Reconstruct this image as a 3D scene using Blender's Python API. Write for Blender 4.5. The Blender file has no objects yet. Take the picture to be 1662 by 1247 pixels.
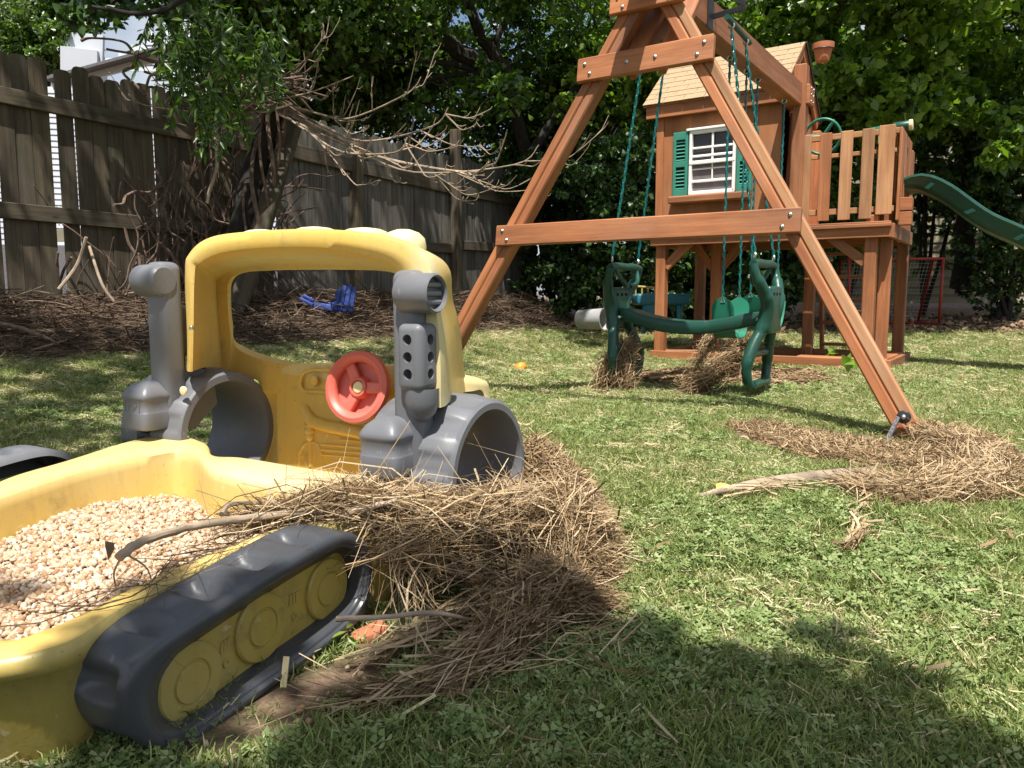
import bpy, bmesh, math, random
import numpy as np
from mathutils import Vector, Matrix, Euler
random.seed(7); rng = np.random.default_rng(7)
C = bpy.context.scene.collection
S = bpy.context.scene

# ------------------------------------------------------------------ camera, sky, sun, exposure
CAMH, FPX, PITCH = 0.64, 1255.0, 0.1124
cam = bpy.data.objects.new('camera', bpy.data.cameras.new('camera')); C.objects.link(cam)
cam.location = (0, 0, CAMH); cam.rotation_euler = (math.pi/2 - PITCH, 0, 0)
cam.data.sensor_width = 36; cam.data.lens = 36*FPX/1662; cam.data.clip_start = 0.02; cam.data.clip_end = 600
cam.data.dof.use_dof = False
S.camera = cam
SHX, SHY = 0.045, 0.442            # ground shift of a shadow per metre of height
sund = Vector((-SHX, -SHY, 1)).normalized()
sl = bpy.data.lights.new('sun', 'SUN'); sl.energy = 5.0; sl.angle = math.radians(0.53); sl.color = (1.0, 0.955, 0.88)
sun = bpy.data.objects.new('sun', sl); C.objects.link(sun)
sun.rotation_euler = sund.to_track_quat('Z', 'Y').to_euler()
w = bpy.data.worlds.new('World'); S.world = w; w.use_nodes = True
nt = w.node_tree; nt.nodes.clear()
sky = nt.nodes.new('ShaderNodeTexSky'); sky.sky_type = 'NISHITA'; sky.sun_disc = False
sky.sun_elevation = math.asin(sund.z); sky.sun_rotation = math.atan2(sund.x, sund.y)
sky.dust_density = 2.0
bg = nt.nodes.new('ShaderNodeBackground'); bg.inputs[1].default_value = 0.085
tcw = nt.nodes.new('ShaderNodeTexCoord'); nz = nt.nodes.new('ShaderNodeTexNoise'); nz.inputs['Scale'].default_value = 2.6; nz.inputs['Detail'].default_value = 7
cr = nt.nodes.new('ShaderNodeValToRGB'); cr.color_ramp.elements[0].position = .42; cr.color_ramp.elements[1].position = .6
mx = nt.nodes.new('ShaderNodeMix'); mx.data_type = 'RGBA'; mx.inputs[7].default_value = (5.5, 5.8, 6.2, 1)
ow = nt.nodes.new('ShaderNodeOutputWorld')
nt.links.new(tcw.outputs['Generated'], nz.inputs['Vector']); nt.links.new(nz.outputs[0], cr.inputs[0])
nt.links.new(cr.outputs[0], mx.inputs[0]); nt.links.new(sky.outputs[0], mx.inputs[6])
nt.links.new(mx.outputs[2], bg.inputs[0]); nt.links.new(bg.outputs[0], ow.inputs[0])
S.view_settings.view_transform = 'Standard'; S.view_settings.look = 'None'
S.view_settings.exposure = 0.76; S.view_settings.gamma = 1
S.render.engine = 'CYCLES'
S.cycles.max_bounces = 6; S.cycles.transparent_max_bounces = 6; S.cycles.diffuse_bounces = 3

# ------------------------------------------------------------------ measuring helpers
def ray(px, py):
    x = (px-831)/FPX; y = -(py-623.5)/FPX
    c, s = math.cos(PITCH), math.sin(PITCH)
    return Vector((x, c + y*s, -s + y*c))
EYE = Vector((0, 0, CAMH))
def onplane(px, py, p0, n):
    r = ray(px, py); return EYE + r*((Vector(p0)-EYE).dot(n)/r.dot(n))
def onz(px, py, z=0.0):
    r = ray(px, py); return EYE + r*((z-CAMH)/r.z)
def at(px, py, D):
    r = ray(px, py); return EYE + r*(D/r.y)
def catmull(P, n, closed=False):
    P = [np.array(p, float) for p in P]; m = len(P)
    out = []
    segs = m if closed else m-1
    for i in range(segs):
        if closed: a, b, c, d = P[(i-1) % m], P[i], P[(i+1) % m], P[(i+2) % m]
        else: a, b, c, d = P[max(i-1, 0)], P[i], P[i+1], P[min(i+2, m-1)]
        for k in range(n):
            t = k/n
            out.append(.5*((2*b)+(-a+c)*t+(2*a-5*b+4*c-d)*t*t+(-a+3*b-3*c+d)*t**3))
    if not closed: out.append(P[-1])
    return np.array(out)
def resample(P, n, closed=True):
    P = np.array(P, float)
    Q = np.vstack([P, P[:1]]) if closed else P
    d = np.r_[0, np.cumsum(np.linalg.norm(np.diff(Q, axis=0), axis=1))]
    t = np.linspace(0, d[-1], n+1)[:-1] if closed else np.linspace(0, d[-1], n)
    return np.stack([np.interp(t, d, Q[:, k]) for k in range(Q.shape[1])], 1)

# ------------------------------------------------------------------ materials
def N(nt, t, **k):
    n = nt.nodes.new(t)
    for a, b in k.items(): setattr(n, a, b)
    return n
def base_mat(name):
    m = bpy.data.materials.new(name); m.use_nodes = True
    nt = m.node_tree; b = nt.nodes['Principled BSDF']
    return m, nt, b
def ramp(nt, src, cols, pos=None):
    r = N(nt, 'ShaderNodeValToRGB'); e = r.color_ramp.elements
    n = len(cols); pos = pos or [i/(n-1) for i in range(n)]
    while len(e) < n: e.new(0.5)
    for i in range(n): e[i].position = pos[i]; e[i].color = (*cols[i], 1)
    nt.links.new(src, r.inputs[0]); return r.outputs[0]
def bump(nt, b, src, strength, dist=.01):
    bp = N(nt, 'ShaderNodeBump'); bp.inputs['Strength'].default_value = strength; bp.inputs['Distance'].default_value = dist
    nt.links.new(src, bp.inputs['Height']); nt.links.new(bp.outputs[0], b.inputs['Normal'])
def mixc(nt, f, a, b, mode='MIX'):
    m = N(nt, 'ShaderNodeMix', data_type='RGBA', blend_type=mode)
    for s, i in ((f, 0), (a, 6), (b, 7)):
        if hasattr(s, 'links') or hasattr(s, 'is_linked'): nt.links.new(s, m.inputs[i])
        else: m.inputs[i].default_value = s if i == 0 else (*s, 1)
    return m.outputs[2]
def noise(nt, scale, detail=4, vec=None, sx=None, rough=.55):
    n = N(nt, 'ShaderNodeTexNoise'); n.inputs['Scale'].default_value = scale; n.inputs['Detail'].default_value = detail; n.inputs['Roughness'].default_value = rough
    if vec is None:
        tc = N(nt, 'ShaderNodeTexCoord'); vec = tc.outputs['Object']
    if sx is not None:
        mp = N(nt, 'ShaderNodeMapping'); mp.inputs['Scale'].default_value = sx; nt.links.new(vec, mp.inputs['Vector']); vec = mp.outputs[0]
    nt.links.new(vec, n.inputs['Vector']); return n.outputs[0]
def mat_plain(name, col, rough=.6, var=.25, scale=8, metallic=0, bmp=0.0):
    m, nt, b = base_mat(name)
    f = noise(nt, scale)
    c = ramp(nt, f, [tuple(x*(1-var) for x in col), tuple(min(1, x*(1+var)) for x in col)], [.3, .7])
    nt.links.new(c, b.inputs['Base Color']); b.inputs['Roughness'].default_value = rough; b.inputs['Metallic'].default_value = metallic
    if bmp: bump(nt, b, noise(nt, scale*6), bmp, .004)
    return m
def mat_plastic(name, col, fadecol, rough=.42, dirt=(.10, .075, .045), dirtamt=.5, fade_attr=False):
    """rotomoulded outdoor plastic: mottled, sun-bleached patches, specks and mud stains"""
    m, nt, b = base_mat(name)
    f = noise(nt, 3.5, 5)
    c1 = mixc(nt, ramp(nt, f, [(0, 0, 0), (.35, .35, .35)], [.42, .75]), col, fadecol)
    if fade_attr:
        at_ = N(nt, 'ShaderNodeAttribute', attribute_name='fade')
        mt = N(nt, 'ShaderNodeMath', operation='ADD'); mt.use_clamp = True
        mm = N(nt, 'ShaderNodeMath', operation='MULTIPLY_ADD'); nt.links.new(noise(nt, 9, 6), mm.inputs[0]); mm.inputs[1].default_value = .5; mm.inputs[2].default_value = -.25
        nt.links.new(at_.outputs['Fac'], mt.inputs[0]); nt.links.new(mm.outputs[0], mt.inputs[1])
        mu = N(nt, 'ShaderNodeMath', operation='MULTIPLY'); nt.links.new(mt.outputs[0], mu.inputs[0]); nt.links.new(at_.outputs['Fac'], mu.inputs[1])
        c1 = mixc(nt, mu.outputs[0], c1, fadecol)
    d = ramp(nt, noise(nt, 14, 9, rough=.7), [(0, 0, 0), (1, 1, 1)], [.56, .74])
    dm = N(nt, 'ShaderNodeMath', operation='MULTIPLY'); nt.links.new(d, dm.inputs[0]); dm.inputs[1].default_value = dirtamt
    c2 = mixc(nt, dm.outputs[0], c1, dirt)
    sp = ramp(nt, noise(nt, 130, 2), [(0, 0, 0), (1, 1, 1)], [.70, .74])
    sm = N(nt, 'ShaderNodeMath', operation='MULTIPLY'); nt.links.new(sp, sm.inputs[0]); sm.inputs[1].default_value = .5
    c3 = mixc(nt, sm.outputs[0], c2, dirt)
    stv = ramp(nt, noise(nt, 9, 6, None, (5, 5, .45), .6), [(0, 0, 0), (.38, .38, .38)], [.50, .72])
    sf = N(nt, 'ShaderNodeMath', operation='MULTIPLY'); nt.links.new(stv, sf.inputs[0]); sf.inputs[1].default_value = dirtamt*1.2
    c3 = mixc(nt, sf.outputs[0], c3, tuple(.6*x+.4*y for x, y in zip(dirt, col)))
    scr = ramp(nt, noise(nt, 60, 3, None, (1, .06, .5), .5), [(0, 0, 0), (.5, .5, .5)], [.68, .74]); c3 = mixc(nt, scr, c3, tuple(min(1, x*1.15+.03) for x in fadecol))
    nt.links.new(c3, b.inputs['Base Color'])
    rr = N(nt, 'ShaderNodeMath', operation='MULTIPLY_ADD'); nt.links.new(noise(nt, 22, 6), rr.inputs[0]); rr.inputs[1].default_value = .35; rr.inputs[2].default_value = rough-.15
    nt.links.new(rr.outputs[0], b.inputs['Roughness'])
    bump(nt, b, noise(nt, 160, 3), .12, .002)
    return m
def mat_wood(name, dark, light, rough=.7, grain=26, knots=True, moss=None):
    m, nt, b = base_mat(name)
    tc = N(nt, 'ShaderNodeTexCoord'); oi = N(nt, 'ShaderNodeObjectInfo')
    ad = N(nt, 'ShaderNodeVectorMath', operation='ADD'); sc = N(nt, 'ShaderNodeVectorMath', operation='SCALE')
    cb = N(nt, 'ShaderNodeCombineXYZ')
    for i in range(3): nt.links.new(oi.outputs['Random'], cb.inputs[i])
    nt.links.new(cb.outputs[0], sc.inputs[0]); sc.inputs['Scale'].default_value = 37
    nt.links.new(tc.outputs['Object'], ad.inputs[0]); nt.links.new(sc.outputs[0], ad.inputs[1])
    v = ad.outputs[0]
    g = noise(nt, grain, 8, v, (.06, 1, 1), .7)
    g2 = noise(nt, 3, 3, v, (.4, 1, 1))
    c = ramp(nt, g, [dark, light], [.33, .66])
    big = ramp(nt, g2, [(.62, .62, .62), (1.15, 1.12, 1.1)], [.3, .7])
    c = mixc(nt, 1.0, c, big, 'MULTIPLY')
    rb = ramp(nt, oi.outputs['Random'], [(.78, .78, .80), (1.12, 1.08, 1.02)])
    c = mixc(nt, 1.0, c, rb, 'MULTIPLY')
    vo = N(nt, 'ShaderNodeTexVoronoi'); vo.inputs['Scale'].default_value = 5.5; mp = N(nt, 'ShaderNodeMapping'); mp.inputs['Scale'].default_value = (.45, 1, 1); nt.links.new(v, mp.inputs['Vector']); nt.links.new(mp.outputs[0], vo.inputs['Vector'])
    c = mixc(nt, ramp(nt, vo.outputs['Distance'], [(.75, .75, .75), (0, 0, 0)], [.035, .10]), c, tuple(x*.35 for x in dark))
    wf = ramp(nt, noise(nt, 2.2, 8, v, (.5, 1, 1), .7), [(0, 0, 0), (.42, .42, .42)], [.52, .74]); c = mixc(nt, wf, c, tuple(.55*x+.10 for x in light))
    if moss:
        mf = ramp(nt, noise(nt, 5, 7, v), [(0, 0, 0), (.6, .6, .6)], [.5, .72]); c = mixc(nt, mf, c, moss)
    nt.links.new(c, b.inputs['Base Color']); b.inputs['Roughness'].default_value = rough
    bump(nt, b, g, .45, .004)
    return m
def mat_tint(name, cols, rough=.7, trans=0.0, pos=None, spec=.3, tcol=None):
    """colour picked per blade/leaf/stone from the point attribute 'tint'"""
    m, nt, b = base_mat(name)
    a = N(nt, 'ShaderNodeAttribute', attribute_name='tint')
    c = ramp(nt, a.outputs['Fac'], cols, pos)
    nt.links.new(c, b.inputs['Base Color']); b.inputs['Roughness'].default_value = rough
    b.inputs['Specular IOR Level'].default_value = spec
    if trans:
        t = N(nt, 'ShaderNodeBsdfTranslucent'); mxs = N(nt, 'ShaderNodeMixShader'); mxs.inputs[0].default_value = trans
        tc_ = mixc(nt, 1.0, c, tcol or (1.5, 1.7, .55), 'MULTIPLY')
        nt.links.new(tc_, t.inputs[0]); nt.links.new(b.outputs[0], mxs.inputs[1]); nt.links.new(t.outputs[0], mxs.inputs[2])
        nt.links.new(mxs.outputs[0], nt.nodes['Material Output'].inputs[0])
    return m
M = {}
M['yellow'] = mat_plastic('yellow_plastic', (.69, .46, .10), (.66, .56, .30), .4, fade_attr=True, dirtamt=.35)
M['yellow_olive'] = mat_plastic('olive_yellow_plastic', (.42, .31, .065), (.52, .48, .27), .36, dirtamt=.6, fade_attr=True)
M['grey'] = mat_plastic('grey_plastic', (.135, .14, .155), (.21, .21, .225), .42, dirtamt=.25)
M['track'] = mat_plastic('dark_track_plastic', (.052, .056, .064), (.14, .145, .155), .33, dirtamt=.4)
M['red'] = mat_plastic('faded_red_plastic', (.62, .13, .095), (.68, .27, .22), .4, dirtamt=.1)
M['cream'] = mat_plastic('bleached_plastic', (.72, .62, .34), (.80, .76, .60), .45, dirtamt=.4)
M['green'] = mat_plastic('green_plastic', (.008, .058, .040), (.02, .11, .085), .34, dirtamt=.3)
M['green_bright'] = mat_plastic('bright_green_plastic', (.01, .17, .10), (.05, .27, .18), .4, dirtamt=.3)
M['chain'] = mat_plain('green_chain_coating', (.005, .12, .115), .3, .3, 30)
M['shutter'] = mat_plain('teal_shutter_plastic', (.035, .21, .15), .5, .12, 12)
M['white'] = mat_plain('white_plastic', (.78, .78, .76), .45, .06, 9)
M['metal'] = mat_plain('galvanised_metal', (.62, .62, .60), .35, .2, 40, 1.0)
M['black'] = mat_plain('black_metal', (.018, .018, .02), .4, .3, 30)
M['dark'] = mat_plain('dark_hole', (.01, .01, .01), .8, .1)
M['pane'] = mat_plain('dark_window_pane', (.035, .028, .027), .12, .2, 5)
M['pane_low'] = mat_plain('dusty_window_pane', (.16, .13, .13), .25, .2, 14)
M['cedar'] = mat_wood('stained_cedar', (.29, .098, .034), (.48, .195, .078), .62, 30)
M['cedar_raw'] = mat_wood('weathered_cedar', (.34, .15, .06), (.55, .29, .135), .7, 30)
M['ply'] = mat_wood('stained_plywood', (.33, .125, .046), (.43, .18, .07), .72, 12)
M['fence'] = mat_wood('weathered_fence_wood', (.042, .032, .021), (.15, .12, .083), .9, 22, moss=(.07, .075, .035))
M['fence_grey'] = mat_wood('grey_fence_wood', (.062, .057, .05), (.19, .178, .158), .9, 22)
M['shingle'] = mat_plain('tan_shingle', (.40, .28, .165), .95, .28, 150, bmp=.8)
M['blue'] = mat_plastic('blue_plastic', (.015, .04, .22), (.07, .12, .32), .45)
M['teal'] = mat_plastic('teal_plastic', (.02, .15, .22), (.06, .25, .3), .5)
M['terracotta'] = mat_plain('terracotta', (.42, .15, .075), .85, .15, 20)
M['red_paint'] = mat_plain('red_paint', (.24, .014, .010), .5, .3, 20)
M['net'] = mat_plain('dull_white_plastic', (.34, .34, .33), .8, .2)
M['bark'] = mat_plain('bark', (.022, .018, .014), .95, .5, 14, bmp=1.0)
M['deadwood'] = mat_plain('dead_wood', (.30, .23, .165), .9, .45, 12, bmp=.5)
M['vine'] = mat_plain('dry_vine_bark', (.13, .085, .062), .95, .5, 20)
M['siding'] = mat_plain('white_vinyl_siding', (.50, .53, .58), .5, .04, 3)
M['tan'] = mat_plain('tan_siding', (.22, .20, .135), .8, .12, 2)
M['roofing'] = mat_plain('grey_roofing', (.14, .14, .15), .95, .3, 40)
M['orange'] = mat_plain('orange_rubber', (.80, .26, .02), .5, .15, 20)
M['rope'] = mat_plain('black_white_rope', (.20, .20, .22), .8, .9, 160)
M['straw'] = mat_tint('dry_straw', [(.045, .027, .015), (.165, .105, .055), (.34, .235, .13), (.54, .42, .265)], .9, pos=[0, .3, .65, 1], spec=.1)
M['twig'] = mat_tint('dark_dry_twigs', [(.045, .030, .02), (.12, .08, .052), (.27, .20, .14)], .9)
M['grass'] = mat_tint('grass_blades', [(.085, .13, .028), (.19, .25, .068), (.33, .37, .135), (.55, .49, .28), (.64, .55, .38)], .6, .18, pos=[0, .32, .66, .84, 1], tcol=(1.25, 1.3, .6))
M['clover'] = mat_tint('clover_leaves', [(.10, .15, .042), (.185, .25, .08), (.33, .38, .18)], .6, .15, tcol=(1.25, 1.3, .6), spec=.2)
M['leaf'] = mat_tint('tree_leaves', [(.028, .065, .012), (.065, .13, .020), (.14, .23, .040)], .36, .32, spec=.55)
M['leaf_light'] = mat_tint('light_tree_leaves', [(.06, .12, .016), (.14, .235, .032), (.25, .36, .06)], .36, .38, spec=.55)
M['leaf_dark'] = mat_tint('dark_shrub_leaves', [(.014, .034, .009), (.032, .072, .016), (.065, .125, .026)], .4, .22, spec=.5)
M['conifer'] = mat_tint('needle_leaves', [(.05, .10, .03), (.12, .19, .06), (.2, .26, .10)], .6, .2)
M['deadleaf'] = mat_tint('dead_leaves', [(.08, .05, .03), (.24, .16, .09), (.45, .33, .2)], .8)
M['pebble'] = mat_tint('tan_pebbles', [(.30, .16, .085), (.46, .31, .19), (.56, .43, .30), (.60, .54, .45)], .8, pos=[0, .3, .7, 1], spec=.15)
def mat_ground():
    m, nt, b = base_mat('lawn_soil')
    f = noise(nt, 1.6, 8); f2 = noise(nt, 45, 6)
    c = ramp(nt, f, [(.065, .085, .025), (.12, .13, .045), (.17, .14, .075)], [.3, .5, .72])
    d = ramp(nt, f2, [(.45, .45, .42), (1.5, 1.4, 1.2)], [.3, .7])
    c = mixc(nt, 1.0, c, d, 'MULTIPLY')
    a = N(nt, 'ShaderNodeAttribute', attribute_name='bare')
    s = ramp(nt, noise(nt, 28, 8, rough=.7), [(.045, .028, .018), (.15, .095, .06), (.30, .21, .135)], [.3, .52, .75])
    c = mixc(nt, a.outputs['Fac'], c, s)
    nt.links.new(c, b.inputs['Base Color']); b.inputs['Roughness'].default_value = .95
    bump(nt, b, f2, .9, .02); return m
M['ground'] = mat_ground()
def mat_mulch():
    m, nt, b = base_mat('brown_mulch')
    v = N(nt, 'ShaderNodeTexVoronoi'); v.inputs['Scale'].default_value = 70
    tc = N(nt, 'ShaderNodeTexCoord'); nt.links.new(tc.outputs['Object'], v.inputs['Vector'])
    c = ramp(nt, noise(nt, 40, 9, rough=.75), [(.07, .042, .026), (.22, .145, .088), (.42, .30, .19)], [.3, .5, .72])
    nt.links.new(c, b.inputs['Base Color']); b.inputs['Roughness'].default_value = .95
    bump(nt, b, v.outputs['Distance'], .8, .02); return m
M['mulch'] = mat_mulch()

# ------------------------------------------------------------------ object helpers
WM = {}     # world matrices of what we made
def tagp(o, label=None, cat=None, group=None, kind=None):
    if label: o['label'] = label
    if cat: o['category'] = cat
    if group: o['group'] = group
    if kind: o['kind'] = kind
    return o
def thing(name, label, cat, loc=(0, 0, 0), group=None):
    o = bpy.data.objects.new(name, None); C.objects.link(o); o.location = loc; o.empty_display_size = .1
    WM[o.name] = Matrix.Translation(loc); return tagp(o, label, cat, group)
def put(name, me, mat, parent=None, mw=None, smooth=False, label=None):
    o = bpy.data.objects.new(name, me); C.objects.link(o)
    mw = mw or Matrix.Identity(4)
    if mat and len(me.materials) == 0: me.materials.append(M[mat])
    if parent is not None:
        o.parent = parent; o.matrix_basis = WM[parent.name].inverted() @ mw
    else: o.matrix_basis = mw
    WM[o.name] = mw
    if smooth: me.polygons.foreach_set('use_smooth', [True]*len(me.polygons))
    if label: o['label'] = label
    return o
def mesh(verts, faces, name='mesh'):
    me = bpy.data.meshes.new(name); me.from_pydata([tuple(v) for v in verts], [], [tuple(f) for f in faces]); me.update(); return me
def obj(name, verts, faces, mat, parent=None, smooth=True, sharp=None, label=None):
    """vertices in world space"""
    me = mesh(verts, faces, name)
    o = put(name, me, mat, parent, None, smooth, label)
    if sharp: me.set_sharp_from_angle(angle=math.radians(sharp))
    return o
class MB:
    def __init__(s): s.v = []; s.f = []
    def add(s, v, f):
        n = len(s.v); s.v += [tuple(x) for x in v]; s.f += [tuple(i+n for i in q) for q in f]
    def tube(s, P, r, n=8, cap=True):
        v, f = tube_geo(P, r, n, cap); s.add(v, f)
    def box(s, c, ax, ay, az):   # centre and half axes
        c, ax, ay, az = map(Vector, (c, ax, ay, az))
        v = [c+i*ax+j*ay+k*az for i in (-1, 1) for j in (-1, 1) for k in (-1, 1)]
        s.add(v, [(0, 1, 3, 2), (4, 6, 7, 5), (0, 4, 5, 1), (2, 3, 7, 6), (0, 2, 6, 4), (1, 5, 7, 3)])
    def build(s, name, mat, parent=None, smooth=True, sharp=40, label=None): return obj(name, s.v, s.f, mat, parent, smooth, sharp, label)
def tube_geo(P, r, n=8, cap=True, flat=None):
    P = [Vector(p) for p in P]; m = len(P)
    r = [r]*m if not hasattr(r, '__len__') else list(r)
    T = [(P[min(i+1, m-1)]-P[max(i-1, 0)]).normalized() for i in range(m)]
    u = T[0].orthogonal().normalized(); V = []
    for i in range(m):
        u = (u - T[i]*u.dot(T[i]))
        if u.length < 1e-6: u = T[i].orthogonal()
        u.normalize(); b = T[i].cross(u)
        for k in range(n):
            a = 2*math.pi*k/n; V.append(P[i] + (u*math.cos(a)+b*math.sin(a))*r[i])
    F = [(i*n+k, i*n+(k+1) % n, (i+1)*n+(k+1) % n, (i+1)*n+k) for i in range(m-1) for k in range(n)]
    if cap: F += [tuple(range(n))[::-1], tuple((m-1)*n+k for k in range(n))]
    return V, F
def loft(loops, closed_around=False, caps=False):
    n = len(loops[0]); V = [p for L in loops for p in L]; m = len(loops); F = []
    for i in range(m if closed_around else m-1):
        a, b = i*n, ((i+1) % m)*n
        for k in range(n): F.append((a+k, a+(k+1) % n, b+(k+1) % n, b+k))
    if caps: F += [tuple(range(n))[::-1], tuple((m-1)*n+k for k in range(n))]
    return V, F
_box = {}
def boxmesh(l, w_, t, bev=.004):
    k = (round(l, 3), round(w_, 3), round(t, 3), bev)
    if k in _box: return _box[k]
    bm = bmesh.new(); bmesh.ops.create_cube(bm, size=1)
    for v in bm.verts: v.co = Vector((v.co.x*l, v.co.y*w_, v.co.z*t))
    if bev: bmesh.ops.bevel(bm, geom=bm.edges[:], offset=min(bev, t*.3, w_*.3), segments=1, affect='EDGES')
    me = bpy.data.meshes.new('board'); bm.to_mesh(me); bm.free(); _box[k] = me; return me
def frame(p0, p1, nrm):
    p0, p1 = Vector(p0), Vector(p1); x = (p1-p0).normalized(); z = Vector(nrm); z = (z-x*z.dot(x)).normalized(); y = z.cross(x)
    m = Matrix((x, y, z)).transposed().to_4x4(); m.translation = (p0+p1)/2; return m, (p1-p0).length
def board(name, parent, p0, p1, wid, thk, nrm, mat, bev=.004, label=None):
    m, l = frame(p0, p1, nrm); me = boxmesh(l, wid, thk, bev)
    if len(me.materials) and me.materials[0] is not M[mat]:
        me = me.copy(); me.materials.clear()
    return put(name, me, mat, parent, m, False, label)
def rbox(c, hx, hy, hz, X, Y, Z, bev=.01, seg=3):
    bm = bmesh.new(); bmesh.ops.create_cube(bm, size=2)
    for v in bm.verts: v.co = Vector((v.co.x*hx, v.co.y*hy, v.co.z*hz))
    bmesh.ops.bevel(bm, geom=bm.edges[:], offset=bev, segments=seg, affect='EDGES', profile=.5)
    c, X, Y, Z = map(Vector, (c, X, Y, Z))
    bm.verts.index_update()
    V = [c+X*v.co.x+Y*v.co.y+Z*v.co.z for v in bm.verts]; F = [[v.index for v in f.verts] for f in bm.faces]; bm.free(); return V, F
def cyl(c, axis, r, l, n=32, r2=None, bev=0):
    """cylinder from c along axis for length l, rounded rims"""
    c = Vector(c); a = Vector(axis).normalized(); u = a.orthogonal().normalized(); b = a.cross(u); r2 = r if r2 is None else r2
    prof = [(0, r)] + [(l, r2)]
    if bev: prof = [(0, r-bev), (bev*.3, r-bev*.3), (bev, r), (l-bev, r2), (l-bev*.3, r2-bev*.3), (l, r2-bev)]
    loops = [[c+a*h+(u*math.cos(2*math.pi*k/n)+b*math.sin(2*math.pi*k/n))*q for k in range(n)] for h, q in prof]
    return loft(loops, caps=True)
def lathe(c, axis, prof, n=32, closed=False):
    c = Vector(c); a = Vector(axis).normalized(); u = a.orthogonal().normalized(); b = a.cross(u)
    loops = [[c+a*h+(u*math.cos(2*math.pi*k/n)+b*math.sin(2*math.pi*k/n))*q for k in range(n)] for h, q in prof]
    return loft(loops, closed_around=closed)
def baked(o_verts, o_faces, cutters, subsurf=0):
    """mesh with the cutter solids removed"""
    def solid(v, f):
        m = mesh(v, f); b = bmesh.new(); b.from_mesh(m); bmesh.ops.recalc_face_normals(b, faces=b.faces[:]); b.to_mesh(m); b.free(); return m
    me = solid(o_verts, o_faces); o = bpy.data.objects.new('tmp', me); C.objects.link(o)
    if subsurf:
        s = o.modifiers.new('s', 'SUBSURF'); s.levels = subsurf; s.render_levels = subsurf
    cs = []
    for v, f in cutters:
        c = bpy.data.objects.new('tmpc', solid(v, f)); C.objects.link(c); cs.append(c)
        b = o.modifiers.new('b', 'BOOLEAN'); b.operation = 'DIFFERENCE'; b.object = c; b.solver = 'EXACT'
    bpy.context.view_layer.update()
    dg = bpy.context.evaluated_depsgraph_get(); me2 = bpy.data.meshes.new_from_object(o.evaluated_get(dg))
    for c in cs + [o]: bpy.data.objects.remove(c)
    return me2
def fast_mesh(name, V, F, tint=None):
    """V (n,3) float, F (m,k) int, numpy quick build"""
    V = np.asarray(V, np.float32); F = np.asarray(F, np.int32)
    me = bpy.data.meshes.new(name); me.vertices.add(len(V)); me.vertices.foreach_set('co', V.ravel())
    k = F.shape[1]; me.loops.add(F.size); me.loops.foreach_set('vertex_index', F.ravel())
    me.polygons.add(len(F)); me.polygons.foreach_set('loop_start', np.arange(0, F.size, k, dtype=np.int32))
    me.update(calc_edges=True)
    if tint is not None:
        a = me.attributes.new('tint', 'FLOAT', 'POINT'); a.data.foreach_set('value', np.asarray(tint, np.float32))
    return me
def nrmz(a): return a/(np.linalg.norm(a, axis=-1, keepdims=True)+1e-9)
def strands(P0, D, L, Wd, curl=.25, seg=3, tint=None, droop=0.0, zmin=None):
    """thin bent ribbons; P0 start (n,3), D direction, L length, Wd width -> V,F,tint"""
    n = len(P0); D = nrmz(D); side = nrmz(np.cross(D, nrmz(rng.normal(size=(n, 3)))))
    bend = nrmz(np.cross(D, rng.normal(size=(n, 3))))*(rng.random((n, 1))*curl)
    V = np.zeros((n, (seg+1)*2, 3)); 
    for i in range(seg+1):
        t = i/seg
        c = P0 + D*(L[:, None]*(t-.5)) + bend*(L[:, None]*((t-.5)**2*2-.25))
        c[:, 2] -= droop*L*(t**2)
        wq = Wd*(1.0 if i < seg else .35)
        V[:, 2*i] = c - side*wq[:, None]/2; V[:, 2*i+1] = c + side*wq[:, None]/2
    if zmin is not None:
        zz = zmin(V[:, :, 0], V[:, :, 1]) if callable(zmin) else zmin
        V[:, :, 2] = np.maximum(V[:, :, 2], zz)
    m = (seg+1)*2
    f = np.array([[2*i, 2*i+1, 2*i+3, 2*i+2] for i in range(seg)])
    F = (f[None]+(np.arange(n)*m)[:, None, None]).reshape(-1, 4)
    tt = np.repeat(rng.random(n) if tint is None else tint, m)
    return V.reshape(-1, 3), F, tt
def join(parts):
    Vs, Fs, Ts, o = [], [], [], 0
    for v, f, t in parts: Vs.append(v); Fs.append(f+o); Ts.append(t); o += len(v)
    return np.vstack(Vs), np.vstack(Fs), np.concatenate(Ts)

# ------------------------------------------------------------------ terrain
FL = [(-9.0, -.8), (-3.77, 5.7), (-2.33, 7.48), (-.805, 10.0), (.35, 12.0)]
def fdist(x, y):
    best = np.full(np.shape(x), 1e9); sgn = np.ones(np.shape(x))
    for a, b in zip(FL[:-1], FL[1:]):
        ax, ay = a; dx, dy = b[0]-ax, b[1]-ay; l2 = dx*dx+dy*dy
        t = np.clip(((x-ax)*dx+(y-ay)*dy)/l2, 0, 1)
        d = np.hypot(x-ax-t*dx, y-ay-t*dy); s = np.where((x-ax)*dy-(y-ay)*dx > 0, 1.0, -1.0)
        m = d < best; best = np.where(m, d, best); sgn = np.where(m, s, sgn)
    return best*sgn
def terrain(x, y):
    x = np.asarray(x, float); y = np.asarray(y, float)
    d = fdist(x, y)
    hf = np.interp(d, [-50, 0, 1.1, 2.2, 3.4], [.62, .62, .33, .1, 0])
    hf = hf*np.interp(x+y*.0, [-8, .2, 2.2], [1, 1, 0])
    hb = np.clip((y-8.4)*.075, 0, .62)
    bumpy = .012*np.sin(x*2.3+1)*np.cos(y*1.9) + .006*np.sin(x*7.1+y*5.3)
    return np.maximum(hf, hb) + bumpy*np.clip(y-.5, 0, 1)
MUL = []   # mulch / debris ellipses on the lawn: (x, y, rx, ry, angle)
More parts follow.
